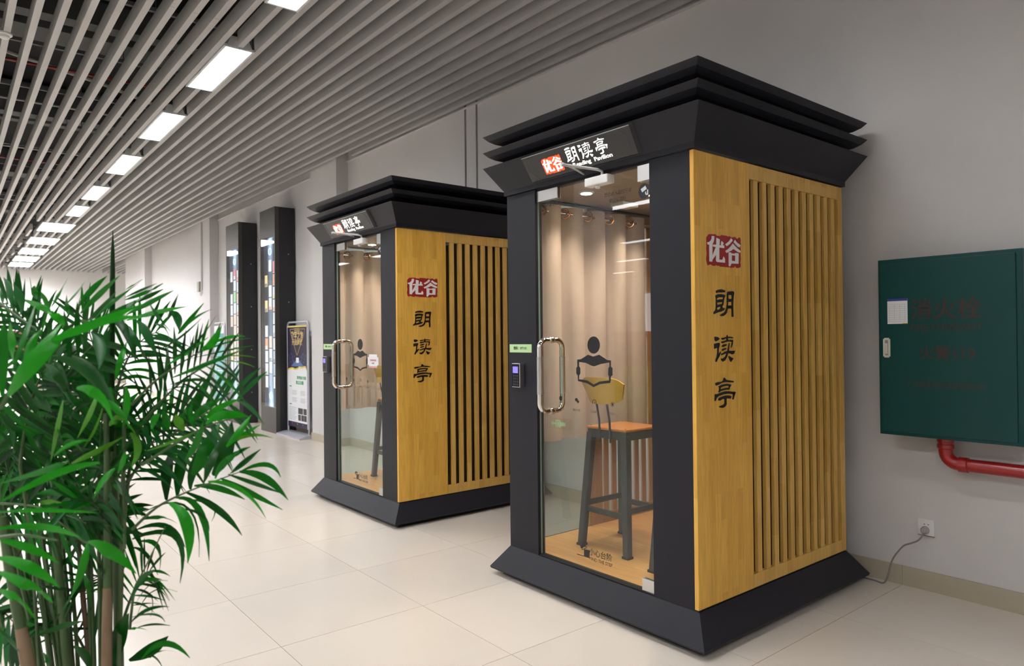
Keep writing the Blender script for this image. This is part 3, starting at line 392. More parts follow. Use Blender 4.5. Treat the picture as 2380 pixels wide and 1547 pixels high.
((-1.413,0.085,1.302),(-1.411,0.102,1.363),(-1.488,0.124,1.418),0.0097,0),
((-1.89,0.246,1.358),(-1.862,0.258,1.32),(-1.918,0.282,1.273),0.0243,2),
((-1.784,0.251,1.374),(-1.74,0.26,1.341),(-1.705,0.253,1.292),0.0209,5),
((-1.868,0.301,1.244),(-1.845,0.289,1.316),(-1.805,0.292,1.385),0.0222,5),
((-1.909,0.29,1.245),(-1.941,0.293,1.299),(-1.849,0.298,1.346),0.0183,5),
((-1.755,0.292,1.267),(-1.727,0.298,1.312),(-1.817,0.327,1.351),0.0113,1),
((-1.865,0.303,1.396),(-1.811,0.325,1.375),(-1.767,0.335,1.303),0.0186,2),
((-1.794,0.177,1.32),(-1.746,0.218,1.298),(-1.703,0.253,1.245),0.0176,2),
((-1.808,0.216,1.319),(-1.756,0.248,1.282),(-1.708,0.285,1.207),0.0208,2),
((-1.442,0.179,1.269),(-1.375,0.201,1.258),(-1.514,0.248,1.192),0.0167,1),
((-1.727,0.262,1.225),(-1.707,0.283,1.208),(-1.681,0.309,1.163),0.0127,1),
((-1.789,0.287,1.248),(-1.802,0.296,1.207),(-1.784,0.312,1.184),0.0132,1),
((-1.695,0.302,1.252),(-1.703,0.304,1.213),(-1.782,0.309,1.155),0.0138,1),
((-1.702,0.27,1.172),(-1.695,0.293,1.181),(-1.767,0.337,1.132),0.0202,3),
((-1.73,0.255,1.246),(-1.704,0.237,1.204),(-1.697,0.212,1.151),0.0099,3),
((-1.777,0.269,1.203),(-1.794,0.255,1.153),(-1.917,0.242,1.089),0.0085,3),
((-1.86,0.205,1.22),(-1.833,0.19,1.164),(-1.805,0.176,1.091),0.0149,3),
((-1.871,0.173,1.302),(-1.81,0.192,1.269),(-1.892,0.212,1.217),0.0177,2),
((-2.055,0.174,1.276),(-2.068,0.193,1.252),(-1.981,0.188,1.212),0.0131,2),
((-2.038,0.198,1.238),(-2.004,0.2,1.206),(-2.023,0.192,1.165),0.0287,0),
((-2.05,0.131,1.238),(-1.974,0.157,1.225),(-1.899,0.188,1.191),0.0281,2),
((-2.105,0.103,1.199),(-2.054,0.125,1.165),(-2.006,0.18,1.137),0.0062,2),
((-2.03,0.099,1.178),(-2.021,0.118,1.144),(-1.891,0.115,1.106),0.0186,2),
((-1.405,0.142,1.159),(-1.371,0.16,1.18),(-1.363,0.19,1.185),0.0065,1),
((-1.714,0.203,1.098),(-1.679,0.24,1.121),(-1.747,0.306,1.14),0.0106,3),
((-1.93,0.151,1.176),(-1.913,0.161,1.156),(-1.828,0.156,1.123),0.0244,4),
((-1.839,0.219,1.181),(-1.835,0.229,1.203),(-1.72,0.242,1.221),0.0086,4),
((-2.025,0.221,1.34),(-2.036,0.244,1.334),(-1.904,0.243,1.317),0.0188,4),
((-2.024,0.242,1.365),(-1.985,0.259,1.346),(-2.06,0.285,1.316),0.0221,0),
((-1.53,0.07,1.052),(-1.449,0.128,1.061),(-1.458,0.215,1.041),0.0073,1),
((-1.514,0.069,1.027),(-1.483,0.131,1.025),(-1.368,0.176,1.022),0.0111,1),
((-1.951,0.266,0.935),(-1.942,0.32,0.936),(-1.906,0.377,0.945),0.0073,0),
((-1.907,0.237,0.927),(-1.812,0.29,0.929),(-1.809,0.357,0.903),0.0193,2),
((-1.467,0.071,1.017),(-1.447,0.108,1.0),(-1.446,0.153,0.966),0.0145,1),
((-1.502,0.068,0.98),(-1.425,0.108,0.974),(-1.469,0.156,0.916),0.0157,1),
((-1.512,0.069,0.953),(-1.436,0.106,0.941),(-1.544,0.154,0.869),0.0149,1),
((-1.516,0.069,0.92),(-1.443,0.095,0.913),(-1.577,0.131,0.829),0.0159,1),
((-1.678,0.228,0.936),(-1.625,0.257,0.921),(-1.667,0.314,0.856),0.028,1),
((-1.776,0.239,0.911),(-1.777,0.229,0.862),(-1.834,0.215,0.782),0.0169,1),
((-1.707,0.282,1.078),(-1.696,0.257,1.059),(-1.661,0.236,1.029),0.0166,1),
((-1.614,0.285,1.124),(-1.626,0.282,1.103),(-1.682,0.282,1.071),0.0102,1),
((-1.386,0.206,1.142),(-1.445,0.148,1.122),(-1.462,0.067,1.08),0.0114,1),
((-1.38,0.16,1.153),(-1.378,0.131,1.142),(-1.548,0.071,1.099),0.0097,0),
((-1.825,0.152,0.719),(-1.782,0.19,0.741),(-1.703,0.222,0.769),0.0107,2),
((-2.03,0.177,0.643),(-1.962,0.226,0.668),(-1.906,0.276,0.674),0.0073,4),
((-1.926,0.165,0.798),(-1.895,0.192,0.792),(-1.905,0.277,0.761),0.0069,4),
((-1.808,0.293,0.613),(-1.821,0.304,0.671),(-1.697,0.305,0.766),0.0307,2),
((-1.818,0.248,0.619),(-1.781,0.228,0.672),(-1.748,0.212,0.707),0.0253,2),
((-2.006,0.211,0.566),(-2.017,0.211,0.586),(-1.938,0.195,0.636),0.0167,2),
((-1.856,0.171,0.633),(-1.838,0.167,0.658),(-1.92,0.169,0.645),0.0122,0),
((-2.111,0.095,0.638),(-2.106,0.117,0.606),(-2.112,0.124,0.555),0.0241,0),
((-1.911,0.086,0.726),(-1.87,0.108,0.703),(-1.806,0.119,0.698),0.0091,2),
((-1.874,0.276,0.773),(-1.876,0.268,0.695),(-1.819,0.251,0.646),0.0128,4),
((-1.802,0.258,0.871),(-1.809,0.27,0.836),(-1.681,0.258,0.868),0.0074,4),
((-2.102,0.101,0.722),(-2.12,0.112,0.701),(-2.196,0.128,0.664),0.0067,2),
((-1.888,0.203,0.881),(-1.857,0.231,0.907),(-1.867,0.254,0.92),0.0157,2),
((-2.024,0.129,0.956),(-2.034,0.163,0.928),(-2.007,0.21,0.899),0.015,0),
((-1.9,0.155,1.008),(-1.903,0.181,1.01),(-1.859,0.2,1.005),0.0112,0),
((-1.846,0.153,0.997),(-1.84,0.172,1.0),(-1.693,0.183,1.023),0.0091,3),
((-1.993,0.22,0.976),(-1.988,0.231,1.002),(-1.965,0.251,1.023),0.0133,2),
((-1.933,0.202,0.832),(-1.901,0.22,0.855),(-1.832,0.228,0.907),0.0128,2),
((-1.902,0.242,0.812),(-1.838,0.247,0.803),(-1.889,0.259,0.741),0.0109,0)]
RACHIS = [[(-1.739,0.32,0.934),(-1.704,0.363,0.983),(-1.657,0.42,1.019),(-1.588,0.505,1.059)],[(-1.736,0.32,1.21),(-1.704,0.36,1.261),(-1.667,0.404,1.3),(-1.631,0.448,1.334)],[(-1.486,0.073,1.237),(-1.469,0.093,1.283),(-1.444,0.124,1.326),(-1.407,0.169,1.376)],[(-1.723,0.337,1.077),(-1.669,0.404,1.13),(-1.633,0.448,1.16),(-1.594,0.496,1.179)],[(-1.745,0.315,0.714),(-1.737,0.324,0.8),(-1.721,0.343,0.852),(-1.692,0.377,0.941)],[(-1.919,0.093,1.439),(-1.906,0.108,1.425),(-1.89,0.128,1.405),(-1.866,0.158,1.379)],[(-1.8,0.245,0.906),(-1.807,0.235,0.911),(-1.826,0.212,0.936),(-1.849,0.183,0.964)],[(-1.75,0.307,0.892),(-1.749,0.307,0.984),(-1.752,0.303,1.06),(-1.747,0.307,1.112)],[(-1.803,0.235,1.397),(-1.782,0.262,1.391),(-1.762,0.286,1.397),(-1.746,0.306,1.402)],[(-1.492,0.068,1.016),(-1.466,0.099,1.021),(-1.444,0.127,1.016),(-1.426,0.149,1.011)]]
X3, Y3, Z3 = Vector((1, 0, 0)), Vector((0, 1, 0)), Vector((0, 0, 1))
# ================================================================== THE HALL
WY = 4.011; ZC = 3.617; ZD = 4.75; XN, XF, XE = 4.0, -26.45, -22.26; YB = -16.0
TX, TY, OX, OY = .7145, .7264, -4.4807, 1.1442
# ---- floor: slab and tiles
floor = struct(bx('floor', (XF, XN, YB, 6.6, -.12, -.0015), grout))
g = .0013
tm = NB(); box(tm, g, TX - g, g, TY - g, -.01, 0); tme = obj('tile', tm, tile, floor); base_mesh = tme.data; bpy.data.objects.remove(tme)
for j in range(-2, 4):
    for i in range(-30, 8):
        o = bpy.data.objects.new('tile', base_mesh); col.objects.link(o); o.parent = floor; o.location = (OX + i * TX, OY + j * TY, 0)
rest = NB()
for i in range(-30, 12):
    x0 = max(XF + .02, OX + i * TX); x1 = min(XN - .01, OX + (i + 1) * TX)
    if x1 - x0 < .05: continue
    for j in list(range(-23, -2)) + ([4, 5, 6] if OX + (i + 1) * TX < XE else []):
        box(rest, x0 + g, x1 - g, OY + j * TY + g, OY + (j + 1) * TY - g, -.01, 0)
    if i >= 8:
        for j in range(-2, 4): box(rest, x0 + g, x1 - g, OY + j * TY + g, OY + (j + 1) * TY - g, -.01, 0)
o = obj('tile_field', rest, tile, floor); o['kind'] = 'stuff'

# ---- walls. The right hand wall carries two expansion joints and two pilasters
wr = struct(bx('wall_right', (XE, XN, WY + .02, WY + .2, 0, ZD), dark))
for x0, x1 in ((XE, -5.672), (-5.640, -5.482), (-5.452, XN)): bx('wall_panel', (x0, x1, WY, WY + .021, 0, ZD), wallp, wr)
PIL = [(-9.06, -8.255), (-14.44, -13.72), (-19.9, -19.2)]
for k, (a, b) in enumerate(PIL):
    struct(bx('trim_%d' % (k + 1), (a, b, 3.85, WY, 0, ZD), wallp))
struct(bx('wall_recess', (XE - .2, XE, WY, 6.6, 0, ZD), wallp))
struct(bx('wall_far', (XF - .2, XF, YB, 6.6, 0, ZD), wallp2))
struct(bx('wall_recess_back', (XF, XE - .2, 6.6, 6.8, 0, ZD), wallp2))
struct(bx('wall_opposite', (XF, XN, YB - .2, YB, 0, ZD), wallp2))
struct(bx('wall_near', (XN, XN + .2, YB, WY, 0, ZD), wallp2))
# windows in the opposite wall, mirrored in the booth doors
for k, x in enumerate((-17.2, -13.3, -9.4)):
    w_ = struct(bx('window_%d' % (k + 1), (x - .6, x + .6, YB, YB + .03, .9, 3.0), mat('daylight_pane', (.8, .85, .9), .3, emit=(.86, .92, 1), es=4)))
    for q in (-.63, -.02, .59): bx('window_frame', (x + q, x + q + .04, YB + .001, YB + .07, .86, 3.04), silver, w_)
# ---- skirting tiles
def skirting(name, a, b, y, z=.1014, d=.014):
    s_ = struct(bx(name, (a, b, y - .003, y, 0, z - .004), grout)); n = 0; x = math.floor((a - OX) / TX) * TX + OX
    while x < b:
        x0, x1 = max(a, x), min(b, x + TX)
        if x1 - x0 > .03: bx('skirting_tile', (x0 + .0008, x1 - .0008, y - d, y - .0031, 0, z), skirt, s_)
        x += TX
    return s_
skirting('baseboard_right', -8.255, XN, WY); skirting('baseboard_middle', -13.72, -9.06, WY); skirting('baseboard_left', XE, -14.44, WY)
for k, (a, b) in enumerate(PIL[:2]):
    s_ = struct(bx('baseboard_pilaster_%d' % (k + 1), (a, b + .014, 3.836, 3.85, 0, .1014), skirt)); bx('skirting_tile', (b, b + .014, 3.85, WY - .014, 0, .1014), skirt, s_)
struct(bx('baseboard_far', (XF, XF + .014, YB, 6.6, 0, .1), skirt))
# ---- wall hung edge trim of the slat ceiling
struct(bx('trim_4', (-8.255, XN, WY - .03, WY - .001, ZC - .006, ZC), wallp)); struct(bx('trim_5', (-13.72, -9.06, WY - .03, WY - .001, ZC - .006, ZC), wallp))

# ---- ceiling: dark deck, ducts and pipes above an open run of slats
ceil = struct(bx('ceiling', (XF - .2, XN + .2, YB - .2, 6.8, ZD, ZD + .15), deckm))
SP, SW_, SY0, HS = .1425, .043, .338, .12
lamps = [(1.45, 2.55, 0), (-2.62, -1.52, 0), (-4.66, -3.56, 0), (-6.63, -5.52, 0), (-8.63, -7.5, 0), (-10.67, -9.5, 0), (-12.85, -11.66, 0), (-14.68, -13.53, 0), (-16.98, -15.76, 1), (-19.32, -18.1, 1), (-21.61, -20.27, 1), (-23.59, -22.3, 1), (-25.33, -24.06, 1)]  # first entry: unseen lamp added behind the camera to brighten the timber sides
def cutlist(y0):
    cuts = []
    for a, b, wide in lamps:
        lo, hi = (1.375, 2.04) if wide else (1.665, 1.9)
        if y0 + SW_ > lo and y0 < hi: cuts.append((a - .01, b + .01))
    return cuts
def spans(a, b, cuts):
    out = []; x = a
    for c0, c1 in sorted(cuts):
        if c0 > x: out.append((x, min(c0, b)))
        x = max(x, c1)
    if x < b: out.append((x, b))
    return out
joints = [XF + .01, -19.3, -13.6, -10.78, -7.95, -5.12, -2.29, .54, XN - .05]
meshes = {}
def slat_mesh(L):
    k = round(L, 4)
    if k not in meshes:
        b_ = NB(); box(b_, 0, L, 0, SW_, 0, HS); ob_ = obj('ceiling_slat', b_, slatm); meshes[k] = ob_.data; bpy.data.objects.remove(ob_)
    return meshes[k]
for r in range(-2, 26):
    y0 = SY0 + r * SP
    for a, b in zip(joints, joints[1:]):
        if b > 3 and r < 20: continue
        for s0, s1 in spans(a + .0012, b - .0012, cutlist(y0)):
            if s1 - s0 < .05 or (y0 > 3.84 and s0 < -8.3): continue
            o = bpy.data.objects.new('ceiling_slat', slat_mesh(s1 - s0)); col.objects.link(o); o.parent = ceil; o.location = (s0, y0, ZC)
more = NB()
for r in range(-113, -2):
    y0 = SY0 + r * SP
    if y0 > YB: box(more, XF, XN, y0, y0 + SW_, ZC, ZC + HS)
for r in range(26, 43): box(more, XF, XE - .2, SY0 + r * SP, SY0 + r * SP + SW_, ZC, ZC + HS)
o = obj('slat_field', more, slatm, ceil); o['kind'] = 'stuff'
car = NB(); x = -25.8
while x < XN: box(car, x, x + .03, -9, WY - .05, ZC + HS + .001, ZC + HS + .03); x += 1.19
obj('slat_carrier', car, ductm, ceil)['kind'] = 'stuff'
hang = NB(); x = -25.785
while x < XN:
    for y in (.1, 1.2, 2.35, 3.4): tube(hang, [(x, y, ZC + HS + .02), (x, y, ZD)], .005, 4)
    x += 1.19
obj('hanger_rod', hang, ductm, ceil)['kind'] = 'stuff'
for x0, x1, z0, z1 in ((-8.12, -7.7, 4.25, 4.6), (-7.6, -7.42, 4.28, 4.5), (-11.4, -10.9, 4.3, 4.7), (-15.2, -14.8, 4.3, 4.7), (-5.2, -4.9, 4.35, 4.7), (-19.5, -19.1, 4.3, 4.7)): bx('ceiling_beam', (x0, x1, -9, WY - .02, z0, z1), ductm, ceil)
obj('sprinkler_pipe', tube(NB(), [(-8.62, -6, 4.2), (-8.62, 3.9, 4.2)], .016, 8), pipem, ceil, True)
obj('conduit', tube(NB(), [(-8.55, .2, 4.3), (-9.22, 1.43, 4.32), (-10.4, 3.2, 4.32)], .02, 8), offw, ceil, True)
obj('conduit', tube(NB(), [(-10.0, -3, 4.2), (-10.0, 3.9, 4.2)], .012, 8), silver, ceil, True)
obj('sprinkler_pipe', tube(NB(), [(-13.0, -6, 4.15), (-13.0, 3.9, 4.15)], .016, 8), pipem, ceil, True)
for x in (-12.0, -16.5): obj('conduit', tube(NB(), [(x, -3, 4.1), (x, 3.9, 4.1)], .012, 8), silver, ceil, True)
bx('cable_tray', (-9.0, -3.6, 1.40, 1.47, ZC + HS + .04, ZC + HS + .09), ductm, ceil)

# ---- ceiling lights
def lamp_thing(L, W, label, loc, group):
    t = thing('ceiling_light', label, 'ceiling light', loc, group)
    fr = NB(); e = .018
    box(fr, 0, L, 0, e, -.006, .012); box(fr, 0, L, W - e, W, -.006, .012); box(fr, 0, e, e, W - e, -.006, .012); box(fr, L - e, L, e, W - e, -.006, .012)
    obj('lamp_frame', fr, silver, t)
    bx('diffuser', (e, L - e, e, W - e, -.002, .006), lampw if W > .4 else lampm, t)
    bx('housing', (.02, L - .02, .012, W - .012, .0125, .095), ductm, t, .004)
    for q in (L + .001,):
        br = NB(); prism(br, [(.02, 0), (W * .42, 0), (W * .42, .08), (.05, .08)], 'x', q, q + .006); obj('end_bracket', br, silver, t)
        br = NB(); prism(br, [(W * .55, 0), (W - .02, 0), (W - .05, .075), (W * .55, .075)], 'x', q, q + .006); obj('end_bracket', br, silver, t)
    return t
ordn = ['added unseen behind the camera for the timber sides', 'just out of the top of the photo', 'cut by the top edge', 'first one seen whole', 'second one seen whole', 'third one seen whole', 'fourth one seen whole', 'last of the narrow ones']
ordw = ['first of the wide ones', 'second of the wide ones', 'third of the wide ones', 'fourth of the wide ones', 'last wide one against the far wall']
for k, (a, b, wide) in enumerate(lamps):
    y0, y1 = (1.43, 1.98) if wide else (1.668, 1.90)
    lb = ('narrow lit ceiling light in the slats, ' + ordn[k]) if not wide else ('wide lit ceiling light in the far slats, ' + ordw[k - 8])
    lamp_thing(b - a, y1 - y0, lb, (a, y0, ZC - .004), 'troffers in a row along the slat ceiling')
pl = None
for y in (-1.3, -4.15, -7.75, -10.75, -13.5):
    for k in range(9):
        x = .2 - k * 2.9
        if pl is None: pl = lamp_thing(1.15, .3, 'ceiling light in the rows over the open hall seen only mirrored in the booth doors', (x, y, ZC - .03), 'troffers over the open side of the hall')
        else: c = copy_tree(pl); c.location = (x, y, ZC - .03)
t = thing('smoke_detector', 'round white smoke detector on the slats at the left edge', 'smoke detector', (-6.3, .345, ZC))
obj('detector_base', lathe(NB(), [(.05, 0), (.052, -.012), (.045, -.018)]), white, t, True); obj('sensor_head', lathe(NB(), [(.035, -.018), (.033, -.034), (.018, -.042)]), white, t, True)

# ================================================================== READING BOOTHS
BW, BD = 1.292, 1.327; ZP, ZB = .161, 2.1585
def rectring(bm, prof, x0, x1, y0, y1):
    """sweep a profile of (outset, z) round a rectangle, mitred"""
    rings = [[bm.verts.new(p) for p in ((x0 - o_, y0 - o_, z), (x1 + o_, y0 - o_, z), (x1 + o_, y1 + o_, z), (x0 - o_, y1 + o_, z))] for o_, z in prof]
    n = len(rings)
    for i in range(n):
        A, B = rings[i], rings[(i + 1) % n]
        for k in range(4): bm.faces.new((A[k], A[(k + 1) % 4], B[(k + 1) % 4], B[k]))
    return bm
def glyph(bm, key, f, o_, ux, uy, th):
    for loops in GLYPH[key]: flat(bm, [[f(p) for p in lp] for lp in loops], o_, ux, uy, th)
    return bm
def bounds(keys):
    P = [p for k in keys for g_ in GLYPH[k] for lp in g_ for p in lp]; return min(p[0] for p in P), max(p[0] for p in P), min(p[1] for p in P), max(p[1] for p in P)
def curve_sheet(bm, f, n, z0, z1, m, th):
    """a hanging sheet: plan curve f(t) -> (x, y, nx, ny), n steps, given thickness"""
    G_ = []
    for s_ in (1, -1):
        for j in range(m + 1):
            row = []
            for i in range(n + 1):
                x, y, nx, ny = f(i / n, j / m); row.append(bm.verts.new((x + nx * th * s_ / 2, y + ny * th * s_ / 2, z0 + (z1 - z0) * j / m)))
            G_.append(row)
    for s_ in (0, 1):
        for j in range(m):
            A, B = G_[s_ * (m + 1) + j], G_[s_ * (m + 1) + j + 1]
            for i in range(n): bm.faces.new((A[i], A[i + 1], B[i + 1], B[i]))
    return bm
def make_booth(loc, label):
    B = thing('reading_booth', label, 'booth', loc, 'black and timber reading booths')
    # plinth
    obj('toe_kick', box(NB(), -BW - .03, .03, -.03, BD + .03, 0, .031), dark, B)
    obj('plinth', rectring(NB(), [(.0, ZP), (.085, .042), (.080, .0315), (-.25, .0315), (-.25, ZP - .02), (-.006, ZP - .002)], -BW, 0, 0, BD), black, B)
    bx('booth_floor', (-BW + .02, -.02, .02, BD - .02, .1, .165), lam, B)
    # cornice: lowest broad canopy and two slimmer louvres
    obj('canopy', rectring(NB(), [(.098, 2.3232), (.012, 2.186), (.012, ZB + .001), (-.05, ZB + .001), (-.05, 2.3145), (.09, 2.3145), (.092, 2.3232)], -BW, 0, 0, BD), black, B)
    for zt in (2.4128, 2.5043):
        obj('louvre', rectring(NB(), [(.098, zt), (.075, zt - .026), (.045, zt - .045), (.005, zt - .058), (-.06, zt - .062), (-.06, zt - .003), (.085, zt - .003)], -BW, 0, 0, BD), black, B)
    obj('canopy_neck', box(NB(), -BW + .05, -.05, .05, BD - .05, 2.20, 2.49), dark, B)
    bx('inner_ceiling', (-BW + .02, -.02, .03, BD - .02, 2.166, 2.18), mat('booth_ceiling', (.32, .27, .23), .6), B)
    # front posts, header, sill
    p = NB(); box(p, -BW, -1.048, 0, .05, ZP, ZB, .002); obj('front_post', p, black, B)
    p = NB(); box(p, -.248, -.022, 0, .05, ZP, ZB, .002); obj('front_post', p, black, B)
    bx('door_header', (-1.048, -.248, .012, .05, 2.148, ZB + .02), black, B)
    bx('door_sill', (-1.048, -.248, .006, .05, .150, .1655), dark, B)
    bx('door_sill', (-1.048, -.248, -.002, .004, .152, .158), satin, B)
    # right side: board, lattice, dark pane
    b_ = NB(); box(b_, -.021, 0, -.003, .4225, .168, ZB - .004, .0025); sb = obj('side_board', b_, wood, B)
    bx('shadow_gap', (-.03, -.006, .0, BD, ZP - .006, .1675), dark, B)
    for k, (y0, y1) in enumerate(((1.279, 1.327),)):
        b_ = NB(); box(b_, -.024, -.001, y0, y1, .168, ZB - .004, .002); obj('lattice_stile', b_, woodl, B)
    for z0, z1 in ((.168, .232), (2.083, ZB - .004)):
        b_ = NB(); box(b_, -.024, -.001, .4235, 1.2785, z0, z1, .002); obj('lattice_rail', b_, woodl, B)
    for k in range(11):
        y0 = .4625 + k * .0745
        b_ = NB(); box(b_, -.022, -.003, y0, y0 + .0365, .2325, 2.0825, .002); obj('lattice_slat', b_, woodl, B)
    bx('side_pane', (-.034, -.026, .42, 1.28, .168, ZB), smoke, B)
    bx('rear_post', (-.05, -.0245, 1.281, BD, .168, ZB), black, B)
    # left side: glass, then board and lattice
    bx('side_glass', (-BW + .012, -BW + .022, .05, .622, .1655, 2.165), clear, B)
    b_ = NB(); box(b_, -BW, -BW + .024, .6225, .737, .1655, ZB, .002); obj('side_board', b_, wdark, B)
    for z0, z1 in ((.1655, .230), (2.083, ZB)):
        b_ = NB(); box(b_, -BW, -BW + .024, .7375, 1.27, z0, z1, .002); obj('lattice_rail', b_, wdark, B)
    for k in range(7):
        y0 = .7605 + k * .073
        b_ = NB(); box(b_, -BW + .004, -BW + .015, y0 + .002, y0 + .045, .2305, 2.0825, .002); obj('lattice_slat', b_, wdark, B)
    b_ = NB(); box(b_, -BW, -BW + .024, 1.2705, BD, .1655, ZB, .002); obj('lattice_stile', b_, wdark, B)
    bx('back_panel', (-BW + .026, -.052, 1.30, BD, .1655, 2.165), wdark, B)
    # curtain rod
    obj('curtain_rod', tube(NB(), [(-BW + .089, .06, 2.085), (-BW + .089, 1.29, 2.085)], .011, 12), steel, B, True)
    # lights inside
    for x, y in ((-.95, .30), (-.75, .62), (-.45, .3)):
        d = obj('downlight', lathe(NB(), [(.045, 2.1655), (.043, 2.158), (.034, 2.156)], (x, y, 0)), silver, B, True)
        obj('lamp_lens', lathe(NB(), [(.032, 2.1558), (.03, 2.1535)], (x, y, 0)), warm, d)
    for x, y, w_ in ((-.93, .30, .9), (-.72, .62, .8), (-.45, .3, .8), (-.93, .85, .8)):
        ld = bpy.data.lights.new('spot', 'SPOT'); ld.energy = 36 * w_; ld.spot_size = radians(125); ld.spot_blend = .9; ld.color = (1, .77, .58); ld.shadow_soft_size = .03
        lo = bpy.data.objects.new('spot', ld); col.objects.link(lo); lo.parent = B; lo.location = (x, y, 2.14)
    bx('led_strip', (-.9, -.3, .80, .83, 2.152, 2.1655), ledm, B)
    b_ = NB(); box(b_, -1.10, -1.0, .66, .80, 2.14, 2.1655, .004); obj('ceiling_sensor', b_, white, B)
    # door: one sheet of glass with its fittings
    D = bx('door', (-1.047, -.2475, .020, .030, .1665, 2.147), clear, B)
    bx('glass_edge', (-1.0485, -1.0472, .019, .031, .1665, 2.147), mat('glass_edge', (.25, .33, .30), .3), D)
    for x0, x1, z0, z1 in ((-1.0475, -.881, 2.089, 2.1475), (-.328, -.247, 2.072, 2.1475), (-.328, -.247, .1660, .224)):
        b_ = NB(); box(b_, x0, x1, .012, .019, z0, z1, .0015); box(b_, x0, x1, .031, .038, z0, z1, .0015); obj('patch_fitting', b_, satin, D)
    for s_ in (-1, 1):
        yc = .025 + s_ * .006; Rb = .045; yo = .025 + s_ * .082; zt, zb = 1.335, .954; x = -.957
        pts = [(x, yc, zt)] + [(x, yo - s_ * Rb + s_ * Rb * sin(a), zt - Rb + Rb * cos(a)) for a in [i * pi / 16 for i in range(9)]]
        pts += [(x, yo - s_ * Rb + s_ * Rb * cos(a), zb + Rb - Rb * sin(a)) for a in [i * pi / 16 for i in range(9)]] + [(x, yc, zb)]
        h = obj('handle', tube(NB(), pts, .0145, 14), steel, D, True)
        tube_b = NB(); tube(tube_b, [(x, yo, 1.045), (x, yo, 1.245)], .0158, 14); obj('grip_sleeve', tube_b, satin, D, True)
    for z in (1.335, .954): obj('handle_boss', lathe(NB(), [(.017, .008), (.019, .014), (.019, .036), (.017, .042)], (-.957, 0, z), 16, 'y'), steel, D, True)
    fy = .0199
    def dk(key): return glyph(NB(), key, lambda p: p, (0, fy, 0), X3, Z3, .0006)
    obj('reader_symbol', dk('reader'), ink, D); obj('step_symbol', dk('step'), ink, D)
    text('step_lettering', '小心台阶', .0395, (-.602, fy, .262), X3, Z3, ink, D, .0006, sx=1.0)
    text('step_lettering', 'MIND THE STEP', .0235, (-.602, fy, .229), X3, Z3, ink, D, .0006, sx=.98)
    text('patent_lettering', '专利产品 仿冒必究', .021, (-.93, fy, 2.062), X3, Z3, ink, D, .0005)
    text('warning_lettering', '您已进入监控区域', .022, (-.46, fy, 2.045), X3, Z3, ink, D, .0005)
    text('warning_lettering', '请注意言行', .022, (-.46, fy, 2.012), X3, Z3, ink, D, .0005)
    st = obj('camera_sticker', lathe(NB(), [(.036, fy), (.036, fy - .0007)], (-.292, 0, 2.025), 28, 'y'), ink, D)
    c_ = NB(); flat(c_, [[(-.022, .010), (.006, .022), (.014, .006), (-.014, -.006)]], (-.292, fy - .0008, 2.027), X3, Z3, .0005); flat(c_, [[(.004, -.004), (.010, -.004), (.010, -.02), (.022, -.02), (.022, .004), (.016, .004), (.016, -.014), (.004, -.014)]], (-.292, fy - .0008, 2.025), X3, Z3, .0005); obj('sticker_symbol', c_, silver, D)
    # icon row on the glass
    ic = NB()
    flat(ic, [[(.011 * cos(a), .014 * sin(a)) for a in [k * pi / 10 for k in range(20)]]], (-.879, fy, 1.026), X3, Z3, .0005); box(ic, -.888, -.870, fy - .0005, fy, 1.004, 1.007); box(ic, -.8805, -.8775, fy - .0005, fy, 1.006, 1.014)
    for cx, cz, r_ in ((-.760, 1.026, .0105), (-.749, 1.017, .0085)): flat(ic, [[(r_ * cos(a), r_ * .85 * sin(a)) for a in [k * pi / 10 for k in range(20)]]], (cx, fy, cz), X3, Z3, .0005)
    flat(ic, [[(.014 * cos(a), .014 * sin(a)) for a in [-.7 + k * (pi + 1.4) / 20 for k in range(21)]] + [(.011 * cos(a), .011 * sin(a)) for a in [pi + .7 - k * (pi + 1.4) / 20 for k in range(21)]]], (-.632, fy, 1.021), X3, Z3, .0005); flat(ic, [[(-.002, -.005), (.002, -.005), (.005, .008)]], (-.632, fy, 1.019), X3, Z3, .0005)
    for k in range(4):
        a = k * pi / 4; flat(ic, [[(.013 * cos(a) - .0012 * sin(a), .013 * sin(a) + .0012 * cos(a)), (-.013 * cos(a) - .0012 * sin(a), -.013 * sin(a) + .0012 * cos(a)), (-.013 * cos(a) + .0012 * sin(a), -.013 * sin(a) - .0012 * cos(a)), (.013 * cos(a) + .0012 * sin(a), .013 * sin(a) - .0012 * cos(a))]], (-.509, fy, 1.019), X3, Z3, .0004 + .0001 * k)
    obj('feature_icons', ic, ink, D)
    for x, s_ in ((-.879, '在线录音'), (-.760, '微信分享'), (-.632, '语速调节'), (-.509, '空调新风')): text('icon_caption', s_, .0135, (x, fy, .972), X3, Z3, mat('grey_ink', (.09, .09, .1), .5), D, .0004)
    # lettering on the side board
    bd = (.0001, 0, 0)
    obj('seal', glyph(NB(), 'seal', lambda p: p, bd, Y3, Z3, .0012), red, sb)
    w_ = glyph(NB(), 'you', lambda p: p, (.0012, 0, 0), Y3, Z3, .0012); glyph(w_, 'gu', lambda p: p, (.0012, 0, 0), Y3, Z3, .0012); obj('seal_lettering', w_, wpaint, sb)
    for k in ('lang', 'du', 'ting'): obj('board_lettering', glyph(NB(), k, lambda p: p, bd, Y3, Z3, .003), ink, sb)
    # lit sign on the canopy
    sd = Vector((0, .086, -.1372)).normalized(); su = -sd; sn = X3.cross(su); o0 = Vector((0, -.098, 2.3232)) + sn * .001
    def sp(x, s_, d_): return o0 + X3 * x + sd * s_ + sn * d_
    sg = NB(); c8 = [(-1.035, .012), (-.275, .012), (-.282, .147), (-1.03, .147)]
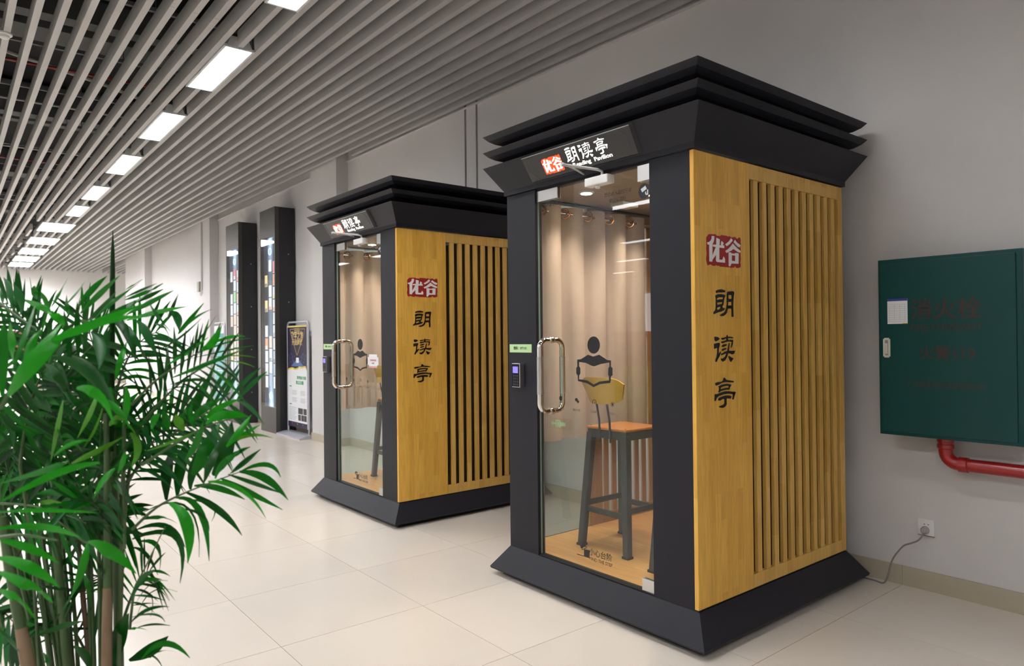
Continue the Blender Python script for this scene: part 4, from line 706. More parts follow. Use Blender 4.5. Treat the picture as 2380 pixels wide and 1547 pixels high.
    V0 = [sg.verts.new(sp(a, b, -.004)) for a, b in [(-1.045, .008), (-.262, .008), (-.268, .155), (-1.04, .155)]]; V1 = [sg.verts.new(sp(a, b, .014)) for a, b in c8]
    sg.faces.new(V0); sg.faces.new(V1)
    for i in range(4): sg.faces.new((V0[i], V0[(i + 1) % 4], V1[(i + 1) % 4], V1[i]))
    SG = obj('sign_box', sg, mat('sign_black', (.018, .017, .017), .28), B)
    tr = NB(); prism(tr, [(0, 0), (0, .004), (.006, .002)], 'x', -1.04, -.268); tr.free()
    tb = NB(); tube(tb, [sp(-1.035, .0105, .0145), sp(-.275, .0105, .0145)], .0022, 6); obj('sign_trim', tb, satin, SG)
    rim = NB(); RP = [sp(a, b, .0142) for a, b in [(-1.005, .02), (-.34, .02), (-.31, .05), (-.31, .135), (-.96, .14), (-1.01, .09)]]; tube(rim, RP, .0007, 5, closed=True); obj('sign_outline', rim, mat('sign_rim', (.06, .06, .06), .4), SG)
    bb = bounds(['seal'])
    def fs(p): return ((p[0] - bb[0]) / (bb[1] - bb[0]) * .146 - .902, (p[1] - bb[2]) / (bb[3] - bb[2]) * .088 - .131)
    oz = o0 + sn * .0142
    obj('lit_seal', glyph(NB(), 'seal', fs, oz, X3, su, .001), sealit, SG)
    w_ = glyph(NB(), 'you', fs, oz + sn * .001, X3, su, .001); glyph(w_, 'gu', fs, oz + sn * .001, X3, su, .001); obj('lit_seal_lettering', w_, letlit, SG)
    for k, xc in (('lang', -.678), ('du', -.576), ('ting', -.474)):
        b2 = bounds([k]); cx, cz = (b2[0] + b2[1]) / 2, (b2[2] + b2[3]) / 2; q = .079 / (b2[3] - b2[2])
        obj('lit_lettering', glyph(NB(), k, lambda p: ((p[0] - cx) * q * .84 + xc, (p[1] - cz) * q - .064), oz, X3, su, .001), letlit, SG)
    text('lit_lettering', 'Reading  Pavilion', .029, oz + X3 * -.562 + sd * .1195, X3, su, letlit, SG, .001, weight=.0004, sx=1.36)
    # door closer
    cl = NB(); box(cl, -.632, -.478, -.034, .019, 2.094, 2.137, .006); C_ = obj('door_closer', cl, white, D)
    for x, z in ((-.63, 2.105), (-.63, 2.128)): pass
    obj('closer_spindle', lathe(NB(), [(.012, 2.0915), (.012, 2.08), (.009, 2.078)], (-.56, -.013, 0), 14), white, C_, True)
    arm = NB(); tube(arm, [(-.53, -.012, 2.1375), (-.53, -.014, 2.158), (-.535, -.04, 2.164), (-.575, -.225, 2.167), (-.578, -.24, 2.166)], [.008, .007, .0075, .007, .009], 8); obj('closer_arm', arm, silver, C_, True)
    arm = NB(); tube(arm, [(-.577, -.232, 2.175), (-.63, -.09, 2.172), (-.66, .0, 2.166)], .0045, 8); obj('closer_arm', arm, silver, C_, True)
    # keypad and paper note on the left post
    kp = NB(); box(kp, -1.222, -1.152, -.034, -.0005, 1.072, 1.206, .003); K = obj('keypad', kp, satin, B)
    bx('keypad_face', (-1.219, -1.156, -.036, -.0341, 1.076, 1.202), pad, K)
    bx('keypad_screen', (-1.210, -1.166, -.0368, -.0361, 1.152, 1.188), keyscr, K)
    kb = NB()
    for i in range(3):
        for j in range(4): box(kb, -1.207 + i * .016, -1.197 + i * .016, -.0366, -.0361, 1.084 + j * .016, 1.093 + j * .016)
    obj('keypad_buttons', kb, mat('button_grey', (.03, .03, .045), .4), K)['kind'] = 'stuff'
    nb_ = bx('door_code_note', (-1.279, -1.087, -.0016, -.0006, 1.266, 1.312), note, B)
    text('note_lettering', '密码：077101', .0195, (-1.185, -.0017, 1.289), X3, Z3, ink, nb_, .0004, weight=.0003)
    return B
near = make_booth((-1.845, 2.5125, 0), 'nearer black reading booth with red seal and timber side, beside the green cabinet')
far = copy_tree(near); far.location = (-4.4577, 2.5458, 0); far['label'] = 'farther black reading booth with round white sticker on its glass door'
fd = [c for c in far.children if c.name.startswith('door') and not c.name.startswith(('door_s', 'door_h', 'door_c'))][0]
stk = NB(); box(stk, -.505, -.330, .0185, .0198, 1.128, 1.232, 0); bmesh.ops.bevel(stk, geom=[e for e in stk.edges if abs(e.verts[0].co.y - e.verts[1].co.y) > .0005], offset=.022, segments=5, affect='EDGES')
sk = obj('door_sticker', stk, paper, fd)
bx('sticker_band', (-.488, -.347, .0179, .0184, 1.131, 1.140), mat('sticker_pink', (.75, .25, .24), .5), sk); text('sticker_lettering', '空间使用须知', .017, (-.418, .0184, 1.185), X3, Z3, mat('sticker_red', (.5, .03, .04), .5), sk, .0005)
text('sticker_lettering', '扫码预约', .011, (-.418, .0184, 1.163), X3, Z3, ink, sk, .0005)

# curtains, one along the left side of each booth
def make_curtain(x, y, label, ln=1.0, A=.036):
    t = thing('curtain', label, 'curtain', (x, y, 0), 'beige eyelet curtains inside the booths')
    per = .19; n = int(ln / per)
    def f(s_, h):
        yy = s_ * ln; ph = 2 * pi * yy / per; w_ = A * (1 - .18 * cos(2.3 * yy / per + 1)); d = cos(ph)
        sq = math.copysign(abs(d) ** .75, d)
        sh = (1 - h) * .012 * sin(yy * 17 + 2)
        return (w_ * sq + sh, yy + .018 * sin(ph) + sh, .95, .3)
    obj('curtain_cloth', curve_sheet(NB(), f, n * 26, .742, 2.128, 14, .002), curt, t, True)
    hm = NB()
    def f2(s_, h): a = f(s_, 1); return (a[0] + .0025, a[1], .95, .3)
    curve_sheet(hm, f2, n * 26, 2.02, 2.024, 1, .004); obj('header_seam', hm, mat('seam_fabric', (.62, .55, .48), .8), t, True)
    for k in range(n):
        yc = (k + .28) * per + .02
        obj('grommet', tube(NB(), arc((.022, yc + .012, 2.085), Vector((.55, .83, 0)).normalized(), Z3, .028, 0, 2 * pi - .26, 23), .0062, 8, closed=True), copper, t, True)
    return t
make_curtain(-3.137 + .075, 2.5125 + .09, 'beige eyelet curtain on a rod inside the nearer booth')
make_curtain(-4.4577 - BW + .075, 2.5458 + .10, 'beige eyelet curtain on a rod inside the farther booth')

# bar stools
def make_stool(label, loc, rot=0):
    t = thing('bar_stool', label, 'stool', loc, 'bar stools inside the booths'); t.rotation_euler.z = rot
    zs = .672
    for sx in (-1, 1):
        for sy in (-1, 1):
            b_ = NB(); a = [(.172, .000), (.128, .645)]
            for (o1, z) in a: pass
            w0, w1 = .019, .021
            V = [b_.verts.new((sx * o1 + dx, sy * o1 + dy, z)) for (o1, z), w_ in zip(a, (w0, w1)) for dx, dy in ((-w_, -w_), (w_, -w_), (w_, w_), (-w_, w_))]
            b_.faces.new(V[:4]); b_.faces.new(V[4:])
            for i in range(4): b_.faces.new((V[i], V[(i + 1) % 4], V[4 + (i + 1) % 4], V[4 + i]))
            bmesh.ops.bevel(b_, geom=list(b_.edges), offset=.003, segments=1, affect='EDGES')
            L_ = obj('leg', b_, stoolm, t); bx('foot_cap', (sx * .172 - .022, sx * .172 + .022, sy * .172 - .022, sy * .172 + .022, 0, .012), mat('rubber', (.02, .02, .02), .7), L_)
    for s_ in (-1, 1):
        bx('stretcher', (-.141, .141, s_ * .152 - .007, s_ * .152 + .007, .195, .225), stoolm, t); bx('stretcher', (s_ * .152 - .007, s_ * .152 + .007, -.141, .141, .225, .255), stoolm, t)
    fr = NB(); box(fr, -.145, .145, -.145, .145, .618, .664, .006); obj('seat_frame', fr, stoolm, t)
    st_ = NB(); box(st_, -.148, .148, -.148, .148, .6645, .68, .006); obj('seat', st_, seatw, t)
    for x, y in ((-.13, -.13), (.13, -.13), (.13, .13), (-.13, .13)): obj('seat_screw', lathe(NB(), [(.005, .68), (.004, .682)], (x, y, 0), 8), steel, t)
    for x in (-.04, .038): 
        b_ = NB(); tube(b_, [(x, -.152, .60), (x, -.157, .72), (x, -.185, .86)], .006, 8); obj('backrest_support', b_, stoolm, t, True)
    # curved veneer backrest
    bk = NB(); N = 14
    def Pk(u, v, s_): 
        half = .158 - .03 * (1 - v); x = half * u; r_ = .05 * u * u
        top = .962 - .035 * abs(u) ** 5; bot = .815 + .03 * abs(u) ** 4
        return (x, -.198 + r_ - .02 * v + s_ * .005, bot + (top - bot) * v)
    Gk = [[[bk.verts.new(Pk(-1 + 2 * i / N, j / 5, s_)) for i in range(N + 1)] for j in range(6)] for s_ in (-1, 1)]
    for q in (0, 1):
        for j in range(5):
            for i in range(N): bk.faces.new((Gk[q][j][i], Gk[q][j][i + 1], Gk[q][j + 1][i + 1], Gk[q][j + 1][i]))
    for i in range(N):
        for j in (0, 5): bk.faces.new((Gk[0][j][i], Gk[0][j][i + 1], Gk[1][j][i + 1], Gk[1][j][i]))
    for j in range(5):
        for i in (0, N): bk.faces.new((Gk[0][j][i], Gk[0][j + 1][i], Gk[1][j + 1][i], Gk[1][j][i]))
    obj('backrest', bk, ochre, t, True)
    return t
st1 = make_stool('dark bar stool with orange seat, seen whole through the nearer booth door', (-2.700, 2.995, .165))
st2 = copy_tree(st1); st2.location = (-2.13, 2.935, .165); st2['label'] = 'second bar stool in the nearer booth, mostly hidden behind the right door post'
for c, lb in (((-5.30, 3.05, .165), 'dark bar stool standing inside the farther booth, left one'), ((-4.75, 3.0, .165), 'dark bar stool standing inside the farther booth, right one hidden behind the post')):
    q = copy_tree(st1); q.location = c; q['label'] = lb

# ================================================================== RIGHT HAND WALL
t = thing('fire_cabinet', 'green steel fire hydrant cabinet on the wall at the right', 'fire cabinet', (0, 0, 0))
FX0, FX1, FZ0, FZ1, FY = -1.655, -1.016, .8245, 1.736, 3.83
b_ = NB(); box(b_, FX0, FX1, FY, WY - .001, FZ0, FZ1, .003); obj('cabinet_body', b_, teal, t)
b_ = NB(); box(b_, FX0 + .014, FX1 - .026, FY - .008, FY - .0005, FZ0 + .016, FZ1 - .018, .002); cd = obj('cabinet_door', b_, teal, t)
cy = FY - .0085
text('cabinet_lettering', '消火栓', .108, (-1.337, cy, 1.462), X3, Z3, dkred, cd, .0006, weight=.001, sx=.98)
text('cabinet_lettering', 'FIRE HYDRANT', .046, (-1.337, cy, 1.378), X3, Z3, dkred, cd, .0006, sx=1.02)
text('cabinet_lettering', '火警119', .070, (-1.332, cy, 1.248), X3, Z3, dkred, cd, .0006, weight=.0006, sx=1.02)
text('cabinet_lettering', '广西桂安消防设备有限公司', .030, (-1.34, cy, 1.090), X3, Z3, dkred, cd, .0006, sx=.98)
ps = bx('inspection_sheet', (-1.606, -1.508, cy - .0012, cy, 1.400, 1.530), paper, cd)
bx('sheet_header', (-1.606, -1.508, cy - .0018, cy - .0013, 1.518, 1.530), blue, ps); bx('sheet_corner', (-1.532, -1.508, cy - .0018, cy - .0013, 1.400, 1.404), yel, ps)
ln_ = NB()
for k in range(9): box(ln_, -1.600, -1.514, cy - .0016, cy - .0013, 1.412 + k * .011, 1.4128 + k * .011)
for k in range(4): box(ln_, -1.598 + k * .026, -1.5972 + k * .026, cy - .0016, cy - .0013, 1.412, 1.50)
obj('sheet_ruling', ln_, mat('rule_grey', (.35, .36, .4), .6), ps)
b_ = NB(); box(b_, -1.629, -1.594, cy - .004, cy, 1.226, 1.328, 0); bmesh.ops.bevel(b_, geom=[e for e in b_.edges if abs(e.verts[0].co.y - e.verts[1].co.y) > .002], offset=.006, segments=3, affect='EDGES'); hd = obj('latch_plate', b_, offw, cd)
bx('latch_recess_shade', (-1.619, -1.604, cy - .0046, cy - .0041, 1.238, 1.316), mat('latch_shadow', (.25, .24, .2), .6), hd)  # flat patch, the shade of a recess put into its colour
bx('latch_lever', (-1.617, -1.606, cy - .008, cy - .0047, 1.245, 1.30), offw, hd)
# pipe under it
pp = thing('fire_water_pipe', 'red water pipe bending out from under the green cabinet', 'pipe', (-1.38, 3.93, .82))
pts = [(0, 0, .004), (0, 0, -.05)] + [(.06 - .06 * cos(a), 0, -.065 - .06 * sin(a)) for a in [k * pi / 16 for k in range(9)]] + [(1.6, 0, -.125)]
obj('pipe_run', tube(NB(), pts, .032, 20), pipem, pp, True)
obj('pipe_coupling', lathe(NB(), [(.033, .0035), (.038, .0), (.038, -.018), (.034, -.020), (.034, -.03), (.038, -.032), (.038, -.05), (.033, -.054)]), pipem, pp, True)
obj('pipe_coupling', lathe(NB(), [(.033, .06), (.038, .062), (.038, .10), (.033, .104)], (0, 0, -.125), 20, 'x'), pipem, pp, True)
# socket, plug, flex
t = thing('wall_socket', 'white wall socket plate low on the wall under the red pipe', 'socket', (0, 0, 0))
b_ = NB(); box(b_, -1.543, -1.465, WY - .009, WY - .0005, .288, .371, .003); sp_ = obj('faceplate', b_, white, t)
for dx, r_ in ((-.011, .3), (.008, -.3)): bx('socket_hole', (-1.504 + dx, -1.497 + dx, WY - .0096, WY - .0091, .3450, .3485), ink, t)
bx('plate_edge_line', (-1.543, -1.465, WY - .012, WY - .0005, .2855, .2878), mat('plate_line_brown', (.2, .15, .09), .8), t)  # thin brown line along the bottom edge of the faceplate
t = thing('power_plug', 'grey plug in the socket with its cable dropping to the floor', 'plug', (0, 0, 0))
obj('plug_body', lathe(NB(), [(.017, WY - .0095), (.020, WY - .014), (.018, WY - .032), (.012, WY - .038)], (-1.505, 0, .318), 20, 'y'), mat('plug_grey', (.34, .31, .33), .5), t, True)
cpts = [(-1.506, 3.972, .302), (-1.513, 3.962, .283), (-1.53, 3.955, .262), (-1.562, 3.95, .243), (-1.592, 3.947, .226), (-1.62, 3.943, .19), (-1.643, 3.938, .15), (-1.655, 3.93, .11), (-1.665, 3.925, .06), (-1.69, 3.93, .008), (-1.74, 3.94, .005), (-1.80, 3.945, .005), (-1.84, 3.95, .005)]
sm = []
for i in range(len(cpts) - 1):
    p0, p1, p2, p3 = [Vector(cpts[max(0, min(len(cpts) - 1, i + k))]) for k in (-1, 0, 1, 2)]
    for k in range(5):
        u = k / 5; sm.append(.5 * ((2 * p1) + (-p0 + p2) * u + (2 * p0 - 5 * p1 + 4 * p2 - p3) * u * u + (-p0 + 3 * p1 - 3 * p2 + p3) * u ** 3))
sm.append(Vector(cpts[-1])); obj('cable', tube(NB(), sm, .0042, 8), mat('cable_grey', (.20, .18, .17), .5), t, True)

# ================================================================== LIGHT COLUMNS, STANDS
random.seed(11)
COV = [(.85, .86, .88), (.8, .8, .8), (.9, .3, .1), (.8, .1, .15), (.25, .6, .2), (.9, .7, .2), (.9, .6, .45), (.35, .45, .6), (.85, .85, .8), (.9, .9, .92), (.15, .15, .18)]
def cover_mat(i): c = COV[i % len(COV)]; return mat('book_cover_%d' % (i % len(COV)), tuple(.75 * q + .2 for q in c), .4, emit=tuple(.72 * q + .16 for q in c), es=.95)
scrm = bpy.data.materials.new('screen_glow'); scrm.use_nodes = True; nt = scrm.node_tree; pb = nt.nodes['Principled BSDF']; L = nt.links.new
pb.inputs['Base Color'].default_value = (.02, .025, .035, 1)
tc = nt.nodes.new('ShaderNodeTexCoord'); sx_ = nt.nodes.new('ShaderNodeSeparateXYZ'); L(tc.outputs['Generated'], sx_.inputs[0])
m1 = nt.nodes.new('ShaderNodeMath'); m1.operation = 'SUBTRACT'; m1.inputs[1].default_value = .5; L(sx_.outputs['X'], m1.inputs[0])
m2 = nt.nodes.new('ShaderNodeMath'); m2.operation = 'ABSOLUTE'; L(m1.outputs[0], m2.inputs[0])
rp = nt.nodes.new('ShaderNodeValToRGB'); L(m2.outputs[0], rp.inputs[0]); rp.color_ramp.elements[0].color = (.55, .75, 1, 1); rp.color_ramp.elements[0].position = .02
rp.color_ramp.elements[1].color = (.035, .05, .08, 1); rp.color_ramp.elements[1].position = .22
rz = nt.nodes.new('ShaderNodeValToRGB'); L(sx_.outputs['Z'], rz.inputs[0]); e = rz.color_ramp.elements; e[0].color = (1, 1, 1, 1); e[0].position = 0; e[1].color = (.9, .9, .9, 1); e[1].position = 1
for p_, v_ in ((.10, .55), (.3, .18), (.8, .16), (.93, .45)): q = e.new(p_); q.color = (v_, v_, v_, 1)
mm = nt.nodes.new('ShaderNodeMix'); mm.data_type = 'RGBA'; mm.blend_type = 'MULTIPLY'; mm.inputs['Factor'].default_value = 1; L(rp.outputs[0], mm.inputs['A']); L(rz.outputs[0], mm.inputs['B'])
L(mm.outputs['Result'], pb.inputs['Emission Color']); pb.inputs['Emission Strength'].default_value = 2.6
brz = mat('bronze_frame', (.065, .058, .052), .4, .3)
fabr = mat('black_leatherette', (.016, .016, .019), .55, noise=.3, nscale=350, bump=.5, bscale=700)
def column(x0, x1, y0, h, label, warm_=False):
    T = thing('display_column', label, 'display column', (x0, y0, 0), 'tall black display columns on the wall')
    W = x1 - x0; d = WY - .016 - y0
    b_ = NB(); box(b_, 0, W, .06, d, 0, h, .003); obj('column_body', b_, fabr, T)
    f_ = NB(); zb, zt, e_ = .37, h - .42, .10
    box(f_, 0, W, 0, .059, 0, zb); box(f_, 0, W, 0, .059, zt, h); box(f_, 0, .03, 0, .059, zb, zt); box(f_, W - .03, W, 0, .059, zb, zt); obj('column_frame', f_, brz, T)
    bx('display_panel', (.03, W - .03, .045, .059, zb, zt), scrm, T)
    bx('front_glass', (.03, W - .03, .004, .008, zb, zt), scrg, T)
    n = 10
    for r_ in range(n):
        z = zb + .36 + (zt - zb - .8) * r_ / (n - 1)
        for c in range(3):
            if random.random() < .07: continue
            cw, chh = .092, .17; xx = W / 2 + (c - 1) * .165; z_ = z + (.03 if c == 1 else 0)
            ci = random.choice([0, 1, 8, 9, 0, 9, 1, 0, 8, 2, 3, 4, 5, 6, 7, 10, 9, 0]); ci = 6 if warm_ and r_ in (3, 4, 5) else ci
            k_ = bx('book_cover', (xx - cw / 2, xx + cw / 2, .036, .044, z_ - chh / 2, z_ + chh / 2), cover_mat(ci), T)
            if random.random() < .5: bx('cover_band', (xx - cw / 2 + .005, xx + cw / 2 - .005, .0335, .0358, z_ - chh / 2 + .004, z_ - chh / 2 + random.uniform(.03, .07)), cover_mat(random.choice([2, 4, 5, 10, 3, 1, 7, 8])), k_)
    for z in (zb + .16, zt - .2): obj('halo_ring', tube(NB(), arc((W / 2, .038, z), X3, Z3, .05, 0, 2 * pi - .27, 22), .006, 6, closed=True), mat('halo_glow', (.5, .7, 1), .4, emit=(.6, .8, 1), es=2), T)
    for z in (.5, 1.2, 1.9, 2.6): obj('side_screw', lathe(NB(), [(.008, 0), (.006, .003)], (W, .2, z), 8, 'x'), satin, T)
    return T
column(-10.60, -9.985, 3.70, 3.28, 'nearer tall black display column glowing with book covers, behind the poster stand')
column(-12.24, -11.60, 3.70, 3.275, 'farther tall black display column glowing with book covers, behind the palm', True)

ST_OBJ = {}
def stand(x0, x1, y, h, label, style):
    T = thing('poster_stand', label, 'poster stand', (x0, y, 0)); W = x1 - x0
    b_ = NB(); prism(b_, [(-.16, 0), (.14, 0), (.14, .02), (.05, .045), (-.05, .045), (-.16, .02)], 'x', -.06, W + .06); obj('stand_base', b_, frame_s, T)
    R_ = .06; pts = [(0.0, 0, .045), (0, 0, h - R_)] + [(R_ - R_ * cos(a), 0, h - R_ + R_ * sin(a)) for a in [k * pi / 16 for k in range(1, 9)]] + [(W - R_ + R_ * sin(a), 0, h - R_ + R_ * cos(a)) for a in [k * pi / 16 for k in range(9)]] + [(W, 0, .045)]
    obj('stand_frame', tube(NB(), pts, .014, 10), frame_s, T, True)
    z0, z1 = .12, h - .05; a, b = .03, W - .03; H = z1 - z0; f0 = -.016
    PB = bx('poster_board', (a, b, -.014, .004, z0, z1), paper, T)
    def patch(nm, u0, u1, v0, v1, m, k=1): return bx(nm, (a + (b - a) * u0, a + (b - a) * u1, f0 - .0006 * k, -.0141, z0 + H * v0, z0 + H * v1), m, PB)
    pu = mat('poster_night', (.020, .014, .045), .5); gold = mat('poster_gold', (.62, .45, .18), .5); pb_ = mat('poster_blue', (.10, .16, .36), .5); gr = mat('poster_green', (.03, .30, .12), .5); gy = mat('poster_text', (.45, .45, .5), .6); ye = mat('poster_yellow', (.75, .55, .05), .5)
    if style == 'night':
        c_ = NB(); top = [(0, .985), (1, .985), (1, .545)]; cl_ = [(1 - k / 20, .548 + .012 * abs(sin(k * pi / 6.6 + .6)) + .02 * (k < 9)) for k in range(21)]
        pol = top + cl_[1:-1] + [(0, .535)]
        flat(c_, [[(a + (b - a) * u, z0 + H * (v + .012)) for u, v in pol]], (0, -.0142, 0), X3, Z3, .0012); obj('poster_cloud', c_, ye, PB)
        c_ = NB(); flat(c_, [[(a + (b - a) * u, z0 + H * (v + .028 if v < .9 else v)) for u, v in pol]], (0, -.0156, 0), X3, Z3, .001); obj('poster_night_panel', c_, pu, PB)
        for k, (u0, u1, v0, v1) in enumerate(((.36, .66, .965, .972), (.36, .66, .95, .957), (.36, .66, .935, .942))): bx('poster_lettering', (a + (b - a) * u0, a + (b - a) * u1, -.0175, -.0167, z0 + H * v0, z0 + H * v1), gold, PB)
        c_ = NB(); tube(c_, [(a + (b - a) * u, -.0172, z0 + H * v) for u, v in ((.34, .965), (.14, .965), (.22, .90), (.5, .71), (.52, .71), (.86, .90), (.93, .965), (.70, .965))], .004, 5); obj('gold_outline', c_, gold, PB)
        text('poster_lettering', '数字之旅', .125, ((a + b) / 2 + .01, -.0169, z0 + H * .895), X3, Z3, gold, PB, .001, weight=.004, sx=.85)
        text('poster_lettering', '开启阅读', .095, ((a + b) / 2 + .01, -.0169, z0 + H * .835), X3, Z3, gold, PB, .001, weight=.003, sx=1.0)
        c_ = NB(); flat(c_, [[(a + (b - a) * u, z0 + H * v) for u, v in ((.2, .60), (.85, .60), (.60, .67), (.48, .67))]], (0, -.0167, 0), X3, Z3, .0006); obj('poster_floor', c_, pb_, PB)
        pc = NB()
        for k in range(16):
            u = .04 + (k % 8) * .045; h_ = .012 + .008 * ((k * 7) % 3); v = .62 + .1 * ((k * 5) % 7) / 7
            for s_ in (0, 1): uu = u if s_ == 0 else 1 - u; bx_ = box(pc, a + (b - a) * uu, a + (b - a) * (uu + .012), -.0173, -.0167, z0 + H * v, z0 + H * (v + h_))
        obj('poster_shelving', pc, pb_, PB)['kind'] = 'stuff'
        bx('poster_page', (a + (b - a) * .46, a + (b - a) * .6, -.0176, -.0168, z0 + H * .635, z0 + H * .685), paper, PB)
        text('poster_lettering', '图书馆电子资源', .05, (a + (b - a) * .72, -.0145, z0 + H * .487), X3, Z3, gr, PB, .001, weight=.001, sx=.9)
        gb = bx('poster_banner', (a + (b - a) * .44, a + (b - a) * .82, -.0152, -.0141, z0 + H * .425, z0 + H * .458), gr, PB); text('poster_lettering', '体验日', .048, (a + (b - a) * .63, -.0154, z0 + H * .442), X3, Z3, paper, PB, .0008, sx=1.2)
        tx = NB()
        for cx in (.22, .66):
            for cz in (.355, .285):
                for k in range(4): box(tx, a + (b - a) * cx, a + (b - a) * (cx + .26 - .03 * (k % 2)), -.0149, -.0141, z0 + H * (cz - k * .012), z0 + H * (cz - k * .012 + .005))
        for k in range(9): box(tx, a + (b - a) * .06, a + (b - a) * (.46 - .04 * (k % 3)), -.0149, -.0141, z0 + H * (.19 - k * .015), z0 + H * (.195 - k * .015))
        obj('poster_small_print', tx, gy, PB)['kind'] = 'stuff'
        for v in (.395, .218): bx('poster_banner', (a + (b - a) * .08, a + (b - a) * .2, -.0149, -.0141, z0 + H * v, z0 + H * (v + .01)), gr, PB)
        for i, (u, v) in enumerate(((.54, .135), (.81, .135), (.54, .07), (.70, .07), (.84, .07))): bx('poster_photo', (a + (b - a) * u, a + (b - a) * min(.975, u + (.24 if i < 2 else .13)), -.0152, -.0141, z0 + H * v, z0 + H * (v + .058)), mat('poster_photo_dark', (.05, .045, .05), .5, noise=.9, nscale=60), PB)
        bx('poster_footer', (a, b, -.0156, -.0141, z0, z0 + H * .05), pu, PB)
        for u, c in ((.22, (.6, .1, .2)), (.5, (.6, .55, .1)), (.78, (.25, .25, .7))): bx('footer_mark', (a + (b - a) * u - .008, a + (b - a) * u + .008, -.0162, -.0157, z0 + H * .026, z0 + H * .04), mat('footer_%d' % int(u * 100), c, .5), PB)
    else:
        aq = mat('poster_aqua', (.22, .50, .52), .5); aq2 = mat('poster_aqua_dark', (.10, .36, .36), .5)
        patch('poster_field', 0, 1, .12, .80, aq); patch('poster_heading', 0, 1, .86, .91, aq2)
        for k, (u0, u1, v0, v1) in enumerate(((.08, .3, .7, .74), (.1, .2, .42, .56), (.08, .5, .22, .30), (.1, .45, .60, .62), (.3, .8, .5, .515), (.3, .85, .47, .485))): patch('poster_patch', u0, u1, v0, v1, paper, 2)
        patch('poster_banner', .02, .3, .03, .06, mat('poster_orange', (.7, .25, .06), .5))
    return T
stand(-9.93, -9.19, 3.86, 1.60, 'silver poster stand with dark purple and gold poster between column and pilaster', 'night')
stand(-13.05, -12.45, 3.74, 1.66, 'silver poster stand with pale aqua poster left of the farther column', 'aqua')

# switch box with its conduit on the second pilaster, wall fan
t = thing('switch_box', 'small grey switch box with conduit on the second white pilaster', 'switch box', (-14.35, 3.85, 2.30))
bx('box_shell', (-.05, .09, -.05, -.001, 0, .19), mat('box_grey_green', (.30, .31, .24), .5), t, .006)
obj('conduit', tube(NB(), [(.16, -.02, .02), (.16, -.02, 1.35)], .014, 10), wallp, t, True)
obj('socket_cord', tube(NB(), [(.14, -.02, .02), (.10, -.03, -.06), (.16, -.03, -.09), (.22, -.02, -.02)], .006, 8), offw, t, True)
t = thing('wall_fan', 'white wall fan blurred behind the palm fronds', 'fan', (-17.0, 3.72, 2.02))
obj('fan_bracket', tube(NB(), [(.12, .285, -.1), (.12, .12, -.08), (.02, .1, 0)], .03, 10), white, t, True)
cage = NB()
for k in range(14): a = k * 2 * pi / 14; tube(cage, [(.04 * cos(a), -.05, .04 * sin(a)), (.17 * cos(a), -.06, .17 * sin(a)), (.23 * cos(a), 0, .23 * sin(a)), (.17 * cos(a), .06, .17 * sin(a)), (.05 * cos(a), .06, .05 * sin(a))], .0035, 4)
for r_, y in ((.1, -.058), (.17, -.06), (.23, 0), (.17, .06)): tube(cage, arc((0, y, 0), X3, Z3, r_, 0, 2 * pi - .26, 23), .004, 4, closed=True)
obj('fan_guard', cage, white, t, True)
obj('fan_hub', lathe(NB(), [(.045, -.03), (.05, 0), (.045, .12)], (0, 0, 0), 16, 'y'), white, t, True)
for k in range(3):
    a = k * 2 * pi / 3 + .4; b_ = NB(); flat(b_, [[(.03 * cos(a), .03 * sin(a)), (.15 * cos(a - .35), .15 * sin(a - .35)), (.2 * cos(a), .2 * sin(a)), (.17 * cos(a + .4), .17 * sin(a + .4))]], (0, -.01, 0), X3, Z3, .004); obj('fan_blade', b_, mat('fan_blade_grey', (.5, .5, .5), .4), t)

# ================================================================== FAR AND OPEN SIDE FURNITURE
def desk(loc, label):
    T = thing('reading_desk', label, 'desk', loc); top = mat('desk_beige', (.58, .50, .42), .45)
    bx('desk_top', (-.8, .8, -.4, .4, .70, .73), top, T, .004); bx('front_panel', (.74, .76, -.38, .38, .05, .70), top, T)
    for s_ in (-1, 1): bx('side_panel', (-.76, .76, s_ * .37 - .012, s_ * .37 + .012, 0, .70), top, T)
    bx('drawer_front', (.7605, .775, -.34, -.01, .45, .66), top, T); bx('drawer_front', (.7605, .775, .01, .34, .45, .66), top, T)
    return T
desk((-15.0, 1.55, 0), 'beige desk seen through gaps between the palm fronds')
t = thing('maroon_noticeboard', 'maroon panel with white edge on the far wall behind the palm at left', 'noticeboard', (XF + .004, 1.35, 0))
bx('board_panel', (0, .05, 0, .9, 1.02, 1.72), mat('maroon', (.11, .018, .022), .5), t); fr_ = NB()
box(fr_, 0, .06, -.03, 0, .99, 1.75); box(fr_, 0, .06, .9, .93, .99, 1.75); box(fr_, 0, .06, 0, .9, 1.72, 1.75); box(fr_, 0, .06, 0, .9, .99, 1.02); obj('board_frame', fr_, white, t)
# pillar with the low exit sign, mirrored in the door
pi_ = struct(bx('trim_6', (-6.72, -5.99, -1.42, -.75, 0, ZD), mat('pillar_paint', (.66, .64, .70), .7))); bx('skirting_tile', (-6.735, -5.975, -1.435, -.735, 0, .1), skirt, pi_)
t = thing('exit_sign', 'green lit exit sign low on the pillar, seen mirrored in the nearer door', 'exit sign', (-6.245, -.75, .30))
b_ = NB(); box(b_, -.185, .185, .0005, .028, -.065, .065, .004); sn_ = obj('sign_case', b_, mat('sign_case', (.02, .035, .03), .4), t)
sg = NB(); uy = Z3; ux = -X3; oo = (0, .0285, 0)
flat(sg, [[(-.01, .045), (.075, .045), (.075, -.05), (.06, -.05), (.06, .032), (.005, .032), (.005, -.05), (-.01, -.05)]], oo, ux, uy, .001)
flat(sg, [[(.07, .008), (.125, .008), (.125, .03), (.16, 0), (.125, -.03), (.125, -.008), (.07, -.008)]], oo, ux, uy, .001)
